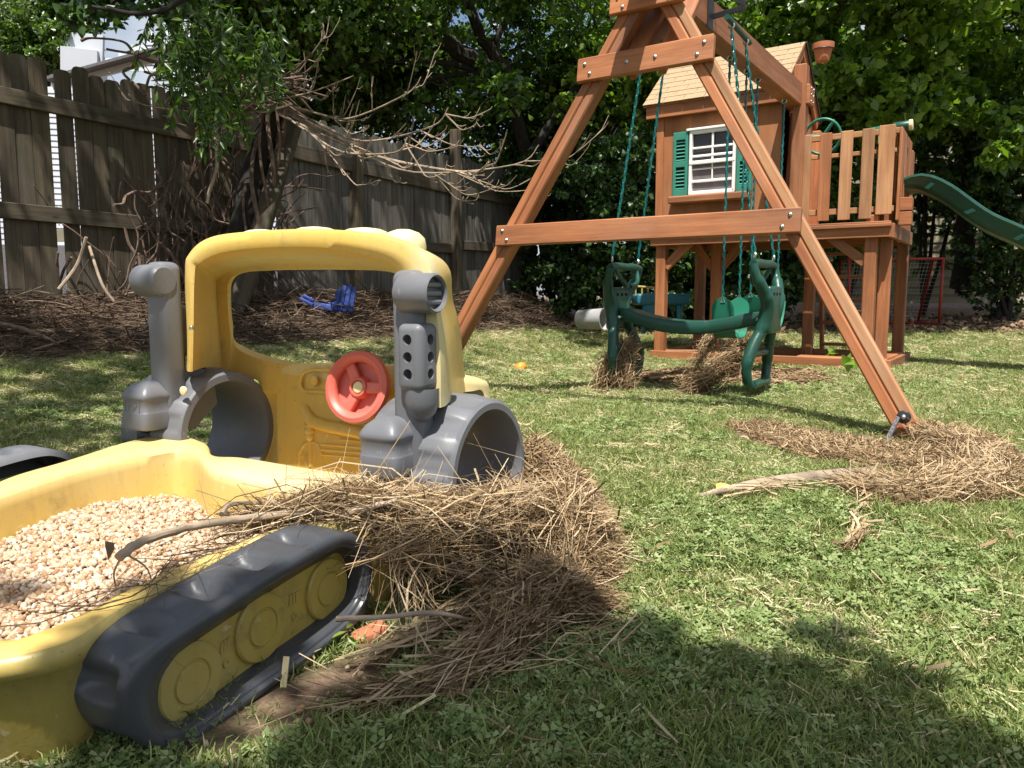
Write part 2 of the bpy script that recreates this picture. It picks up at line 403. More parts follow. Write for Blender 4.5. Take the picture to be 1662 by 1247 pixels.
def inell(x, y, e, k=1.0):
    ex, ey, rx, ry, a = e; c, s = math.cos(a), math.sin(a)
    u = (x-ex)*c+(y-ey)*s; v = -(x-ex)*s+(y-ey)*c
    return (u/(rx*k))**2+(v/(ry*k))**2
def ell(p1, p2, ry):   # ellipse whose long axis joins two ground points given as pixels
    a, b = onz(*p1), onz(*p2); return ((a.x+b.x)/2, (a.y+b.y)/2, (a-b).length/2, ry, math.atan2(b.y-a.y, b.x-a.x))
E_swing = ell((1020, 617), (1330, 612), .62)
E_foot = ell((1195, 690), (1600, 765), .36)
_e = ell((250, 1247), (660, 1035), .095); E_dirt = (_e[0]+.015, _e[1]-.01, _e[2], _e[3], _e[4])
MUL = [E_swing, E_foot]
def bare(x, y):
    d = fdist(x, y)
    b = np.clip(1-(d-1.15)/.5, 0, 1)
    b = np.maximum(b, np.clip((y-10.2)/.6, 0, 1))
    b = np.maximum(b, np.clip(3-inell(x, y, E_swing)*2.2, 0, 1))
    for e in MUL + [E_dirt]: b = np.maximum(b, np.clip(2.2-inell(x, y, e)*1.8, 0, 1))
    return b
xs = np.concatenate([[-220, -90, -40, -20], np.arange(-10, 12.01, .16), [20, 40, 90, 220]])
ys = np.concatenate([[-220, -80, -30, -12, -6], np.arange(-3, 17.01, .16), [24, 40, 90, 220, 400]])
gx, gy = np.meshgrid(xs, ys); gz = terrain(gx, gy); nx, ny = len(xs), len(ys)
GV = np.stack([gx.ravel(), gy.ravel(), gz.ravel()], 1)
ii = (np.arange(ny-1)[:, None]*nx+np.arange(nx-1)[None]).ravel()
me = fast_mesh('ground', GV, np.stack([ii, ii+1, ii+nx+1, ii+nx], 1))
a = me.attributes.new('bare', 'FLOAT', 'POINT'); a.data.foreach_set('value', bare(gx, gy).ravel().astype(np.float32))
g = put('ground', me, 'ground', smooth=True); tagp(g, 'lawn and bare soil ground rising towards the fence', kind='structure')
# ------------------------------------------------------------------ bulldozer sandbox toy
toy = thing('toy_bulldozer', 'yellow and grey plastic bulldozer sandbox with faded red steering wheel', 'toy bulldozer', (-.6, 1.5, 0))
Zv = Vector((0, 0, 1))
TC = math.radians(29); Lc = Vector((math.sin(TC), math.cos(TC), 0)); Wc = Vector((math.cos(TC), -math.sin(TC), 0))
CR = Vector((-.275, 1.70, 0)); CL = Vector((-.963, 2.08, .035))
def cp(s, px, py): return onplane(px, py, CR+Lc*s, Lc)
def cw(s, w_, z, o=None): return (o or CR)+Lc*s+Wc*w_+Zv*z
def set_fade(me, fn):
    n = len(me.vertices); co = np.empty(n*3, np.float32); me.vertices.foreach_get('co', co); co = co.reshape(-1, 3)
    at_ = me.attributes.new('fade', 'FLOAT', 'POINT'); at_.data.foreach_set('value', np.clip(fn(co), 0, 1).astype(np.float32))
NC = 8
def cl(s, pts): return [Vector(p) for p in catmull([cp(s, *p) for p in pts], NC, True)]
Ao = [(285, 830), (303, 602), (300, 450), (307, 412), (343, 385), (420, 375), (520, 372), (620, 381), (676, 400), (704, 432), (714, 500), (722, 640), (705, 925), (500, 900)]
Ai = [(305, 812), (314, 602), (318, 450), (327, 429), (362, 414), (430, 406), (520, 406), (602, 420), (640, 436), (655, 460), (662, 500), (668, 640), (662, 885), (500, 862)]
Co = [(376, 790), (362, 603), (352, 475), (360, 450), (387, 438), (440, 431), (520, 430), (608, 434), (648, 444), (664, 465), (672, 500), (676, 620), (672, 838), (520, 812)]
Wo = [(390, 560), (378, 525), (375, 480), (378, 456), (396, 443), (445, 439), (525, 438), (605, 439), (641, 444), (660, 458), (670, 490), (672, 560), (640, 590), (490, 590)]
Bo = [(350, 825), (340, 600), (334, 470), (338, 436), (376, 400), (448, 386), (540, 384), (640, 390), (702, 412), (730, 438), (735, 485), (751, 575), (764, 880), (560, 855)]
Am = [((a[0]+b[0])/2, (a[1]+b[1])/2) for a, b in zip(Ao, Ai)]
mid = lambda P, Q, t: [((a[0]*(1-t)+b[0]*t), (a[1]*(1-t)+b[1]*t)) for a, b in zip(P, Q)]
loops = [cl(.012, Am), cl(.018, mid(Am, Ao, .75)), cl(.04, Ao), cl(.18, mid(Ao, Bo, .5)), cl(.30, Bo), cl(.325, mid(Bo, Wo, .15)), cl(.335, mid(Bo, Wo, .5)), cl(.33, mid(Bo, Wo, .95)), cl(.31, Wo), cl(.283, mid(Wo, Co, .04)), cl(.272, mid(Wo, Co, .25)), cl(.262, Co), cl(.15, mid(Co, Ai, .5)), cl(.035, Ai), cl(.018, mid(Am, Ai, .75))]
V, F = loft(loops, closed_around=True)
RW, RI = .168, .143
cLi = CL+Lc*.147+Wc*.11; cLi.z = .262
cRo = CR+Lc*.147+Wc*.179; cRo.z = .238
cut = [cyl(cLi+Wc*.055, -Wc, RW-.006, .56, 56), cyl(cRo+Wc*.1, -Wc, RW-.006, .36, 56)]
cut += [rbox(CL+Lc*.04+Wc*-.135+Zv*.165, .107, .285, .243, Lc, Wc, Zv, .02, 3), rbox(CR+Lc*.147+Wc*.16+Zv*.14, .21, .25, .262, Lc, Wc, Zv, .02, 3)]
cut.append(rbox(CL+Lc*.19+Wc*-.16+Zv*.118, .26, .255, .243, Lc, Wc, Zv, .02, 3))
shell = baked(V, F, cut); # sun-bleached on the roof, on the outside and to the right
def fadef(co):
    s = (co[:, 0]-CR.x)*Lc.x+(co[:, 1]-CR.y)*Lc.y; wq = (co[:, 0]-CR.x)*Wc.x+(co[:, 1]-CR.y)*Wc.y
    up = np.clip((co[:, 2]-.66)/.1, 0, 1)*np.clip((s-.03)/.1, 0, 1)
    out = np.clip((wq-.03)/.06, 0, 1)*.95
    ledge = np.clip((s-.27)/.05, 0, 1)*.5
    return np.maximum(np.maximum(up, out), ledge) + .12*np.clip((co[:, 2]-.3)/.4, 0, 1)
set_fade(shell, fadef)
put('cab_shell', shell, 'yellow', toy, smooth=True); shell.set_sharp_from_angle(angle=math.radians(50))
# hood behind the cab
hc = CR+Lc*.40+Wc*.0; hood = []
def hl(s, wl, wr, zb, zt, r=.05):
    pts = [(wl, zb), (wl, (zb+zt)/2), (wl+.01, zt-r), (wl+r, zt), ((wl+wr)/2, zt+.012), (wr-r, zt), (wr-.008, zt-r), (wr, (zb+zt)/2), (wr, zb), ((wl+wr)/2, zb)]
    return [Vector(p) for p in catmull([CR+Lc*s+Wc*a+Zv*b for a, b in pts], 6, True)]
Vh, Fh = loft([hl(.28, -.62, .035, .06, .445), hl(.30, -.62, .043, .06, .443), hl(.34, -.61, .043, .06, .436), hl(.385, -.60, .043, .06, .428), hl(.405, -.58, .03, .07, .415), hl(.412, -.5, -.01, .1, .37)], caps=True)
hm = baked(Vh, Fh, [cyl(cLi+Wc*.05, -Wc, RW-.006, .5, 56), cut[3], cut[4]]); set_fade(hm, lambda co: np.full(len(co), .85))
put('hood', hm, 'yellow', toy, smooth=True); hm.set_sharp_from_angle(angle=math.radians(50))
# roof lights
for px, py, r, h, mt in ((425, 378, .050, .014, 'cream'), (512, 374, .055, .014, 'cream'), (592, 377, .058, .016, 'cream'), (655, 391, .054, .036, 'yellow')):
    c = cp(.15 if r < .057 else .16, px, py); c.z -= .006
    if h > .03: c.z -= .004
    v, f = lathe(c-Zv*.02, Zv, [(0, r*.98), (.018, r), (.02+h*.45, r*.93), (.02+h*.8, r*.68), (.02+h, r*.3), (.02+h*1.02, .001)], 28)
    o = obj('roof_light', v, f, mt if mt != 'yellow' else 'cream', toy)
# wheel arches
def arch(cin, axis, name='wheel_arch', open_from=None):
    n = 144; loops = []
    L = .25
    prof = [(0, RI), (0, RW-.006), (.006, RW), (L*.2, RW), (L*.5, RW), (L*.8, RW), (L-.008, RW+.001), (L, RW-.007), (L, RI+.004), (L-.008, RI), (L*.5, RI-.003), (.008, RI-.001)]
    u = Zv; b = Vector(axis).cross(u).normalized()
    for k, (h, q) in enumerate(prof):
        lp = []
        for i in range(n):
            a_ = 2*math.pi*i/n; rr = q
            if q > RI+.01 and .008 < h < L-.01:
                ph = (i % 12)/12; rr = q + .010*min(1, max(0, .5+1.6*math.cos(2*math.pi*ph)))*(1 if k in (3, 4, 5) else .2)
            lp.append(Vector(cin)+Vector(axis)*h+(u*math.cos(a_)+b*math.sin(a_))*rr)
        loops.append(lp)
    v, f = loft(loops, closed_around=True)
    return obj(name, v, f, 'grey', toy, True, 34)
arch(cLi, -Wc); arch(cRo-Wc*.25, Wc)
# exhaust columns
def column(o, sg, tw=.03, dw=0.0, ds=0.0):
    W_ = Wc*sg
    q = lambda s, w_, z: o+Lc*s+W_*w_+Zv*z
    v, f = rbox(q(.015, .06+dw, .465), .035, .037, .232, Lc, W_, Zv, .022, 4)
    col = obj('column', v, f, 'grey', toy, True, 60)
    mb = MB()   # lamp
    mb.add(*lathe(q(-.010, .050+dw*1.33, .647), W_, [(0, .001), (.0, .034), (.010, .042), (.070, .043), (.088, .042), (.092, .038), (.088, .034), (.074, .033), (.074, .001)], 36))
    lamp = mb.build('lamp', 'grey', col)
    mb = MB()
    for dz in (-.018, 0, .018): mb.tube([q(-.010-.028, .128+dw*1.33, .647+dz), q(-.010+.028, .128+dw*1.33, .647+dz)], .0065, 10)
    mb.build('lamp_bar', 'grey', col)
    # perforated muffler block
    v, f = rbox(q(ds, .088+dw, .512), .042, .032, .072, Lc, W_, Zv, .016, 5)
    cuts = []
    for zz in (.55, .513, .477):
        cuts.append(cyl(q(-.07+ds, .086+dw, zz), Lc, .0115, .05, 20))
        cuts.append(cyl(q(-.005+ds, .145+dw, zz), -W_, .0115, .04, 20))
    mm = baked(v, f, cuts); put('muffler', mm, 'grey', col, smooth=True); mm.set_sharp_from_angle(angle=math.radians(45))
    mb = MB(); mb.add(*lathe(q(ds, .092+dw, .445), -Zv, [(0, .038), (.03, .038), (.055, .030), (.072, .014), (.076, .001)], 28)); mb.build('pipe_end', 'grey', col)
    # flange to the arch
    pts = [(-.0, .245), (-.0, .47), (.03, .43), (.07, .405), (.10, .405), (.15, .40), (.16, .30), (.08, .24)]
    a_ = [q(s, .075+dw, z) for s, z in pts]; b_ = [q(s, .045+dw, z) for s, z in pts]
    n = len(pts); obj('flange', a_+b_, [tuple(range(n)), tuple(range(n, 2*n))[::-1]]+[(i, i+n, (i+1) % n+n, (i+1) % n) for i in range(n)], 'grey', toy, False)
    # tank at the foot
    lp = []
    for z, k, in ((.256, .86), (.259, .97), (.265, 1.0), (.300, 1.0), (.303, .985), (.305, .96), (.336, .96), (.339, 1.0), (.345, 1.01), (.352, .97), (.366, .80), (.377, .55), (.383, .22), (.384, .01)):
        p8 = [(-.062, -.058), (0, -.066), (.062, -.058), (.066, 0), (.062, .04), (0, .045), (-.062, .04), (-.066, 0)]
        lp.append([Vector(p) for p in catmull([q(-.03+b2*k*.85, tw+a2*k*.76, z) for a2, b2 in p8], 5, True)])
    v, f = loft(lp, caps=True); tank = obj('tank', v, f, 'grey', toy, True, 45)
    v, f = cyl(q(-.015, .02, .20), Zv, .030, .06, 20); obj('peg', v, f, 'black', toy)
    return col, tank, q
colR, tankR, qR = column(CR, 1)
colL, tankL, qL = column(CL, -1, -.012, -.09, .05)
# embossed plate on the left tank
mb = MB()
pl = lambda a, b: qL(-.0845, -.014-a, .305+b)
v, f = [], []
for (a, b), (c, d) in (((-.028, -.03), (.028, -.03)), ((.028, -.03), (.028, .03)), ((.028, .03), (-.028, .03)), ((-.028, .03), (-.028, -.03)),
                      ((-.018, .012), (-.008, .018)), ((-.008, .018), (-.018, .006)), ((.006, .006), (.02, .02)), ((.008, .02), (.014, .014)),
                      ((-.018, -.012), (-.008, -.008)), ((-.008, -.008), (-.014, -.018)), ((.006, -.008), (.018, -.006)), ((.018, -.006), (.014, -.02))):
    mb.tube([pl(a, b), pl(c, d)], .0011, 6)
mb.build('embossed_plate', 'grey', tankL)
v, f = cyl(cw(-.004, .015, .425, CL+Wc*.0)+Wc*.10, Lc*-1, .011, .006, 20)
# screws and bolt caps
for p, r in ((cp(.0, 315, 532), .006), (cp(.01, 302, 634), .012)):
    v, f = cyl(p-Lc*.004, -Lc, r, .008, 20, bev=.002); obj('bolt_cap', v, f, 'metal' if r < .01 else 'cream', toy)
# steering wheel
sc_ = cp(.165, 582, 629); ax = (-Lc*.97+Zv*.22+Wc*.10).normalized()
R0 = .094
mb = MB(); mb.add(*lathe(sc_, ax, [(.004, R0-.030), (.012, R0-.026), (.018, R0-.014), (.014, R0-.003), (.002, R0), (-.010, R0-.006), (-.012, R0-.018), (-.006, R0-.028)], 56, closed=True))
stw = mb.build('steering_wheel', 'red', toy)
mb = MB(); mb.add(*lathe(sc_, ax, [(-.025, .001), (-.025, R0-.04), (-.018, R0-.022), (-.012, R0-.022), (-.018, R0-.045), (-.02, .001)], 48)); mb.build('dish', 'red', stw)
u = ax.orthogonal().normalized(); u = (Zv-ax*Zv.dot(ax)).normalized(); b = ax.cross(u)
for k in range(3):
    a_ = math.radians(-28+120*k+60); d = u*math.cos(a_)+b*math.sin(a_)
    v, f = rbox(sc_+d*.046+ax*-.008, .030, .015, .010, d, ax.cross(d), ax, .006, 3); obj('spoke', v, f, 'red', stw)
mb = MB(); mb.add(*lathe(sc_-ax*.02, ax, [(0, .03), (.018, .028), (.026, .024), (.027, .019), (.022, .017)], 32)); mb.build('hub', 'red', stw)
v, f = cyl(sc_-ax*.005, ax, .0155, .010, 28, bev=.003); obj('hub_cap', v, f, 'cream', stw)
v, f = cyl(sc_-ax*.12, ax, .018, .10, 20); obj('shaft', v, f, 'yellow_olive', stw)
# dashboard relief
S0 = .268
def onD(px, py, o=0): return cp(S0-o, px, py)
mb = MB(); loop = [(487, 622), (492, 607), (510, 601), (560, 604), (575, 620), (562, 638), (515, 636), (493, 634)]
mb.tube(catmull([onD(*p) for p in loop]+[onD(*loop[0])], 5), .0045, 8); mb.build('gauge_surround', 'yellow', toy)
v, f = cyl(onD(512, 617), -Lc, .014, .010, 24, bev=.003); obj('knob', v, f, 'yellow', toy)
mb = MB(); mb.tube([Vector(p) for p in catmull([onD(494, 664), onD(506, 683, .008), onD(530, 692, .012), onD(556, 697, .012), onD(600, 707, .012), onD(640, 722, .01)], 6)], .017, 12); mb.build('shelf', 'yellow', toy)
mb = MB(); mb.add(*lathe(onD(505, 757), Zv+Lc*.0, [(0, .001), (0, .007), (.075, .0085), (.078, .012), (.084, .015), (.09, .0155), (.095, .013), (.1, .0165), (.107, .0165), (.111, .0135), (.116, .0155), (.122, .0145), (.128, .010), (.13, .001)], 20)); lev = mb.build('lever', 'yellow', toy)
mb = MB(); mb.tube([onD(486, 762), onD(486, 735), onD(494, 722), onD(505, 716), onD(517, 722), onD(522, 735), onD(522, 765)], .005, 8); mb.build('lever_guard', 'yellow', toy)
for k in range(10):
    y = 742-k*8.2; x0 = 522 if y > 722 else 552
    mb = MB(); mb.tube([onD(x0, y-4), onD(640, y+6)], .0034 if y < 720 else .0045, 6); mb.build('vent_rib', 'yellow', toy)
for k in range(3):
    mb = MB(); mb.tube([onD(481, 733+9*k), onD(488, 731+9*k), onD(492, 732+9*k)], .003, 6); mb.build('vent_rib', 'yellow', toy)

# ---- sandbox bin
TL = math.radians(27); Lb = Vector((math.sin(TL), math.cos(TL), 0)); Wb = Vector((math.cos(TL), -math.sin(TL), 0))
def sw(s, w_, z=0.0): return Lb*s+Wb*w_+Zv*z
RP = sw(1.4, -.95, .222); RN = (Wb*.052-Lb*.055+Zv).normalized()
def rim(px, py, dz=0): return onplane(px, py, RP+Zv*dz, RN)
def zr(s, w_): return .222-.052*(w_+.95)+.055*(s-1.4)
def rsw(s, w_): return sw(s, w_, zr(s, w_))
inner = [rsw(.575, -1.07), rim(68, 1021), rim(136, 993), rim(254, 934), rim(435, 861), rim(520, 830), rim(575, 812), rim(585, 803), rim(540, 799), rim(490, 791), rim(409, 777), rim(352, 764), rim(332, 753), rim(316, 737), rim(292, 730), rim(258, 733), rim(150, 757), rim(60, 785), rsw(.86, -1.64), rsw(.66, -1.62), rsw(.565, -1.50), rsw(.55, -1.25)]
outer = [rsw(.50, -1.07), rim(96, 1052), rim(195, 992), rim(280, 945), rim(425, 880), rim(545, 846), rim(660, 825), rim(667, 792), rim(640, 781), rim(585, 770), rim(500, 757), rim(400, 741), rim(347, 738), rim(334, 718), rim(280, 703), rim(214, 712), rim(100, 748), rim(20, 771), rsw(.86, -1.715), rsw(.60, -1.70), rsw(.49, -1.56), rsw(.47, -1.25)]
def lp2(P, k=8): return [Vector(p) for p in catmull(P, k, True)]
cen = sw(1.0, -1.33)
def shrink(P, k, z=None, dz=0):
    out = []
    for p in P:
        q = Vector((cen.x+(p.x-cen.x)*k, cen.y+(p.y-cen.y)*k, p.z+dz if z is None else z)); out.append(q)
    return out
O, I = lp2(outer), lp2(inner)
mixl = lambda A, B, t, dz: [a.lerp(b, t)+Zv*dz for a, b in zip(A, B)]
loops = [shrink(O, .88, -.03), shrink(O, .91, .02), shrink(O, .955, .09), shrink(O, .985, .145), [p-Zv*.030+(p-cen).normalized()*.0 for p in O], [p-Zv*.012+(p-cen).normalized()*.004 for p in O], mixl(O, I, .12, 0), mixl(O, I, .55, .002), mixl(O, I, .9, 0), mixl(O, I, 1.0, -.008), mixl(O, I, 1.0, -.03), shrink(I, .97, .14), shrink(I, .95, .07)]
V, F = loft(loops, caps=False)
nL = len(O); F.append(tuple((len(loops)-1)*nL+k for k in range(nL)))
bin_ = obj('sandbox_bin', V, F, 'yellow', toy, True, 60)
set_fade(bin_.data, lambda co: np.clip((co[:, 2]-.19)/.03, 0, 1)*.75*(np.clip(1-((co[:, 0]-RP.x)*Wb.x+(co[:, 1]-RP.y)*Wb.y+.4)/-.2, 0, 1)*.4+.6) + .25)
bin_.data.materials.append(M['yellow_olive'])
for i_, pl_ in enumerate(bin_.data.polygons):
    if i_ < 6*nL: pl_.material_index = 1  # outer wall's shade is put into its colour: the darker olive yellow
# ---- tracks
g0, g1 = onz(285, 1222), onz(600, 1020)
LT = (g1-g0).normalized(); WT = LT.cross(Zv).normalized()
def tpl(px, py, w_=0.0): return onplane(px, py, g0+WT*w_, WT)
lip = [(285, 1222), (245, 1212), (216, 1172), (205, 1125), (222, 1080), (262, 1043), (350, 986), (450, 922), (535, 874), (572, 868), (597, 886), (607, 928), (600, 975), (575, 1018), (500, 1073), (400, 1150), (330, 1203)]
opn = [(286, 1190), (262, 1182), (252, 1150), (256, 1108), (280, 1068), (298, 1052), (345, 1019), (450, 950), (540, 898), (568, 890), (589, 903), (593, 940), (580, 985), (520, 1040), (400, 1125), (345, 1165), (312, 1185)]
ino = [(283, 1168), (266, 1162), (258, 1140), (260, 1108), (284, 1070), (300, 1055), (345, 1022), (450, 953), (525, 908), (548, 898), (562, 912), (564, 942), (554, 972), (515, 1008), (400, 1090), (345, 1132), (310, 1156)]
ND = 260
lipW = resample([tpl(*p) for p in catmull(lip, 8, True)], ND); opnW = resample([tpl(*p) for p in catmull(opn, 8, True)], ND)
inoW = resample([tpl(*p, -.045) for p in catmull(ino, 8, True)], ND); lc = lipW.mean(0); 
def grow(P, r):   # outward in the plane
    P = np.array(P); t = np.roll(P, -1, 0)-np.roll(P, 1, 0); t = t/np.linalg.norm(t, axis=1)[:, None]
    nn = np.cross(t, np.array(WT)); s = np.sign(((P-lc)*nn).sum(1).mean()); return P+nn*s*r
def sh(P, d): return P+np.array(WT)*d
def lug(P, amt):
    Q = P.copy(); G = grow(P, -1.0)-P
    for i in range(ND):
        ph = (i*13/ND) % 1.0
        d = math.exp(-abs((ph-.5)/.20)**4)
        Q[i] += G[i]*amt*d
    return Q
rings = [sh(grow(lipW, -.012), -.125), sh(grow(lipW, .000), -.118), sh(lug(grow(lipW, .006), .001), -.105), sh(lug(grow(lipW, .007), .005), -.095), sh(lug(grow(lipW, .008), .018), -.084), sh(lug(grow(lipW, .008), .022), -.06), sh(lug(grow(lipW, .008), .021), -.036), sh(lug(grow(lipW, .007), .014), -.024), sh(lug(grow(lipW, .005), .002), -.016), sh(grow(lipW, .001), -.004), sh(grow(lipW, -.004), 0), sh(lipW*.55+opnW*.45, .001), sh(grow(opnW, .010), .0), sh(grow(opnW, .007), -.006), sh(grow(opnW, .002), -.007), sh(opnW, -.010), sh(grow(opnW, -.001), -.018), inoW, sh(inoW, -.01)]
V, F = loft([[Vector(p) for p in R] for R in rings])
trk = obj('track', V, F, 'track', toy, True, 50)
ins = sh(inoW, -.004); insert = obj('side_panel', [Vector(p) for p in ins], [tuple(range(ND))], 'yellow_olive', trk, False)
discs = [((306, 1106), .060), ((421, 1018), .058), ((528, 955), .057)]
for (px, py), r in discs:
    c = tpl(px, py, -.049)
    v, f = lathe(c, WT, [(-.004, r), (.006, r), (.009, r-.003), (.009, r*.60), (.006, r*.57), (.006, r*.53), (.010, r*.50), (.010, .001)], 48)
    obj('roller', v, f, 'yellow_olive', trk, True, 30)
for a_, b_ in ((0, 1), (1, 2)):
    (x0, y0), (x1, y1) = discs[a_][0], discs[b_][0]
    for k in range(3):
        t = .5+(k-1)*.045
        p = tpl(x0+(x1-x0)*t+2, y0+(y1-y0)*t-24, -.048); q = tpl(x0+(x1-x0)*t+1, y0+(y1-y0)*t-6, -.048)
        mb = MB(); mb.tube([p, q], .003, 8); mb.build('panel_rib', 'yellow_olive', trk)
    mb = MB(); c = tpl(x0+(x1-x0)*.5+3, y0+(y1-y0)*.5+14, -.049); mb.add(*lathe(c, WT, [(0, .008), (.003, .007), (.003, .004), (.0, .003)], 16)); mb.build('panel_boss', 'yellow_olive', trk)
# far-side track: the same form mirrored behind the bin
offL = rsw(1.0, -2.0)-Vector(lc.tolist()); offL.z = .05
cc = Vector(lc.tolist())
def mirr(P): P = P-cc; return cc+P-WT*(2*P.dot(WT))
V2 = [mirr(v)+offL+Lb*-.02 for v in V]
obj('track', V2, [tuple(reversed(f)) for f in F], 'grey', toy, True, 50)

# ---- gravel in the bin
def in_poly(x, y, P):
    c = np.zeros(len(x), bool); n = len(P)
    for i in range(n):
        x1, y1, x2, y2 = P[i][0], P[i][1], P[(i+1) % n][0], P[(i+1) % n][1]
        k = ((y1 > y) != (y2 > y)) & (x < (x2-x1)*(y-y1)/(y2-y1+1e-12)+x1); c ^= k
    return c
IP = [(p.x, p.y) for p in shrink(I, .985)]
bx = np.array(IP); lo, hi = bx.min(0), bx.max(0)
def gravel_z(x, y):
    s_ = x*Lb.x+y*Lb.y; w_ = x*Wb.x+y*Wb.y
    return .128-.035*(w_+1.3)+.012*np.sin(s_*9+w_*5)+.018*np.exp(-((s_-.9)**2+(w_+1.2)**2)/.03)
xx, yy = np.meshgrid(np.linspace(lo[0], hi[0], 60), np.linspace(lo[1], hi[1], 60))
q = fast_mesh('gravel_bed', np.stack([xx.ravel(), yy.ravel(), gravel_z(xx, yy).ravel()-.008], 1), (lambda i: np.stack([i, i+1, i+61, i+60], 1))((np.arange(59)[:, None]*60+np.arange(59)[None]).ravel()))
ctr = np.array([((xx.ravel()[i]+xx.ravel()[i+61])/2, (yy.ravel()[i]+yy.ravel()[i+61])/2) for i in (np.arange(59)[:, None]*60+np.arange(59)[None]).ravel()])
ok = in_poly(ctr[:, 0], ctr[:, 1], IP); bmq = bmesh.new(); bmq.from_mesh(q); bmq.faces.ensure_lookup_table()
bmesh.ops.delete(bmq, geom=[bmq.faces[i] for i in range(len(ok)) if not ok[i]], context='FACES'); bmq.to_mesh(q); bmq.free()
ICO = bmesh.new(); bmesh.ops.create_icosphere(ICO, subdivisions=1, radius=1); ICO.verts.ensure_lookup_table()
iv = np.array([v.co[:] for v in ICO.verts]); if_ = np.array([[v.index for v in f.verts] for f in ICO.faces]); ICO.free()
def stones(P, size, flat=.65):
    n = len(P); k = len(iv)
    base = iv[None]*(1+.22*rng.normal(size=(n, k, 1)).clip(-1.5, 1.5)*.8)
    sc = np.stack([np.ones(n), .65+.35*rng.random(n), flat*(.7+.5*rng.random(n))], 1)[:, None]
    q_ = nrmz(rng.normal(size=(n, 4)))
    w_, x_, y_, z_ = q_.T
    R = np.array([[1-2*(y_*y_+z_*z_), 2*(x_*y_-z_*w_), 2*(x_*z_+y_*w_)], [2*(x_*y_+z_*w_), 1-2*(x_*x_+z_*z_), 2*(y_*z_-x_*w_)], [2*(x_*z_-y_*w_), 2*(y_*z_+x_*w_), 1-2*(x_*x_+y_*y_)]]).transpose(2, 0, 1)
    V = np.einsum('nij,nkj->nki', R, base*sc)*size[:, None, None]+P[:, None]
    F = (if_[None]+(np.arange(n)*k)[:, None, None]).reshape(-1, 3)
    return V.reshape(-1, 3), F, np.repeat(rng.random(n), k)
n = 26000; gxp = lo[0]+(hi[0]-lo[0])*rng.random(n); gyp = lo[1]+(hi[1]-lo[1])*rng.random(n)
k = in_poly(gxp, gyp, IP); gxp, gyp = gxp[k], gyp[k]
P = np.stack([gxp, gyp, gravel_z(gxp, gyp)+rng.random(len(gxp))*.009-.004], 1)
v, f, t = stones(P, .0038+.0055*rng.random(len(P))**2)
gm = fast_mesh('gravel', v, f, t)
gr = put('gravel', gm, 'pebble'); tagp(gr, 'tan and cream pebble gravel filling the yellow sandbox bin', 'gravel', kind='stuff')
put('gravel_bed', q, 'mulch', gr)
# ------------------------------------------------------------------ wooden playset: local frame u (along front), v (away), z
TH = .588; PO = Vector((1.833, 3.484, 0)); U = Vector((math.cos(TH), -math.sin(TH), 0)); Vv = Vector((math.sin(TH), math.cos(TH), 0))
def L3(u, v, z): return PO+U*u+Vv*v+Zv*z
def Lp(u, px, py): return onplane(px, py, PO+U*u, U)
ps = thing('wooden_playset', 'stained cedar playset with shingled playhouse on posts, A-frame swing beam and green slide', 'playset', (2.4, 6.2, 0))
SP, AA, AH = 2.887, .285, 2.424
R0_, L0_, AP = L3(0, 0, 0), L3(-SP, 0, 0), L3(-SP/2, AA, AH)
up = (AP-(R0_+L0_)/2).normalized(); fn = U.cross(up).normalized()
if fn.dot(Vv) > 0: fn = -fn         # faces the viewer
def legs(foot, s):
    d = (AP-foot).normalized(); side = fn.cross(d).normalized()
    if side.dot(U) < 0: side = -side
    top = foot+d*((AP-foot).length+.10)
    for k, mt in ((-1, 'cedar'), (1, 'cedar_raw' if s > 0 else 'cedar')):
        o = side*(k*.0285)+d*((-.03 if k > 0 else .02)*1)
        board('leg', ps, foot+o-d*.02, top+o, .038 if 0 else .055, .062, fn, mt, .008)
    # the second layer of the doubled leg, set behind
    board('leg_backing', ps, foot-fn*.055, top-fn*.055, .085, .045, fn, 'cedar', .006)
legs(R0_, 1); legs(L0_, -1)
def onleg(foot, z): return foot+(AP-foot)*(z/AH)
def cross(z, wid, ext, tilt=0, name='cross_board'):
    a, b = onleg(L0_, z), onleg(R0_, z); x = (b-a).normalized()
    a = a-x*ext+fn*.052; b = b+x*(ext-.02)+fn*.052
    o = board(name, ps, a, b, wid, .038, fn, 'cedar', .006)
    for p, s in ((a, 1), (b, -1)):
        for dx, dz in ((.05, .028), (.085, -.03)):
            c = p+x*s*dx+up*dz*s*(1 if s > 0 else -1)+fn*.019
            v, f = cyl(c, fn, .011, .004, 14); bt = obj('washer', v, f, 'metal', o)
            v, f = cyl(c, fn, .006, .010, 6); obj('bolt', v, f, 'metal', bt) if 0 else obj('bolt', v, f, 'metal', o)
    return o, a, b, x
cb, ca_, cbb, cx_ = cross(1.005, .125, .07)
cu, ua, ub, ux = cross(1.93, .135, .12)
for t in (.39, .60):
    c = ua.lerp(ub, t)+fn*.019-up*.002; v, f = cyl(c, fn, .011, .004, 14); obj('washer', v, f, 'metal', cu); v, f = cyl(c, fn, .006, .010, 6); obj('bolt', v, f, 'metal', cu)
cross(2.27, .12, .14)
# beam
BU = -1.44
board('swing_beam', ps, L3(BU, -.10, 2.405), L3(BU, 3.52, 2.405), .19, .14, U, 'cedar', .008)
# braces from the upper cross board to the beam
for t in (.38, .60):
    a = ua.lerp(ub, t)-fn*.06-up*.03; board('beam_brace', ps, a, L3(BU-.05+(t-.4)*.4, .62, 2.31), .10, .045, U, 'cedar', .006)
for t in (.36, .62):
    a = ua.lerp(ub, t)-fn*.07; board('beam_gusset', ps, a, a+up*.55+U*(.12 if t < .5 else .10)-fn*.22, .11, .04, fn, 'cedar', .006)
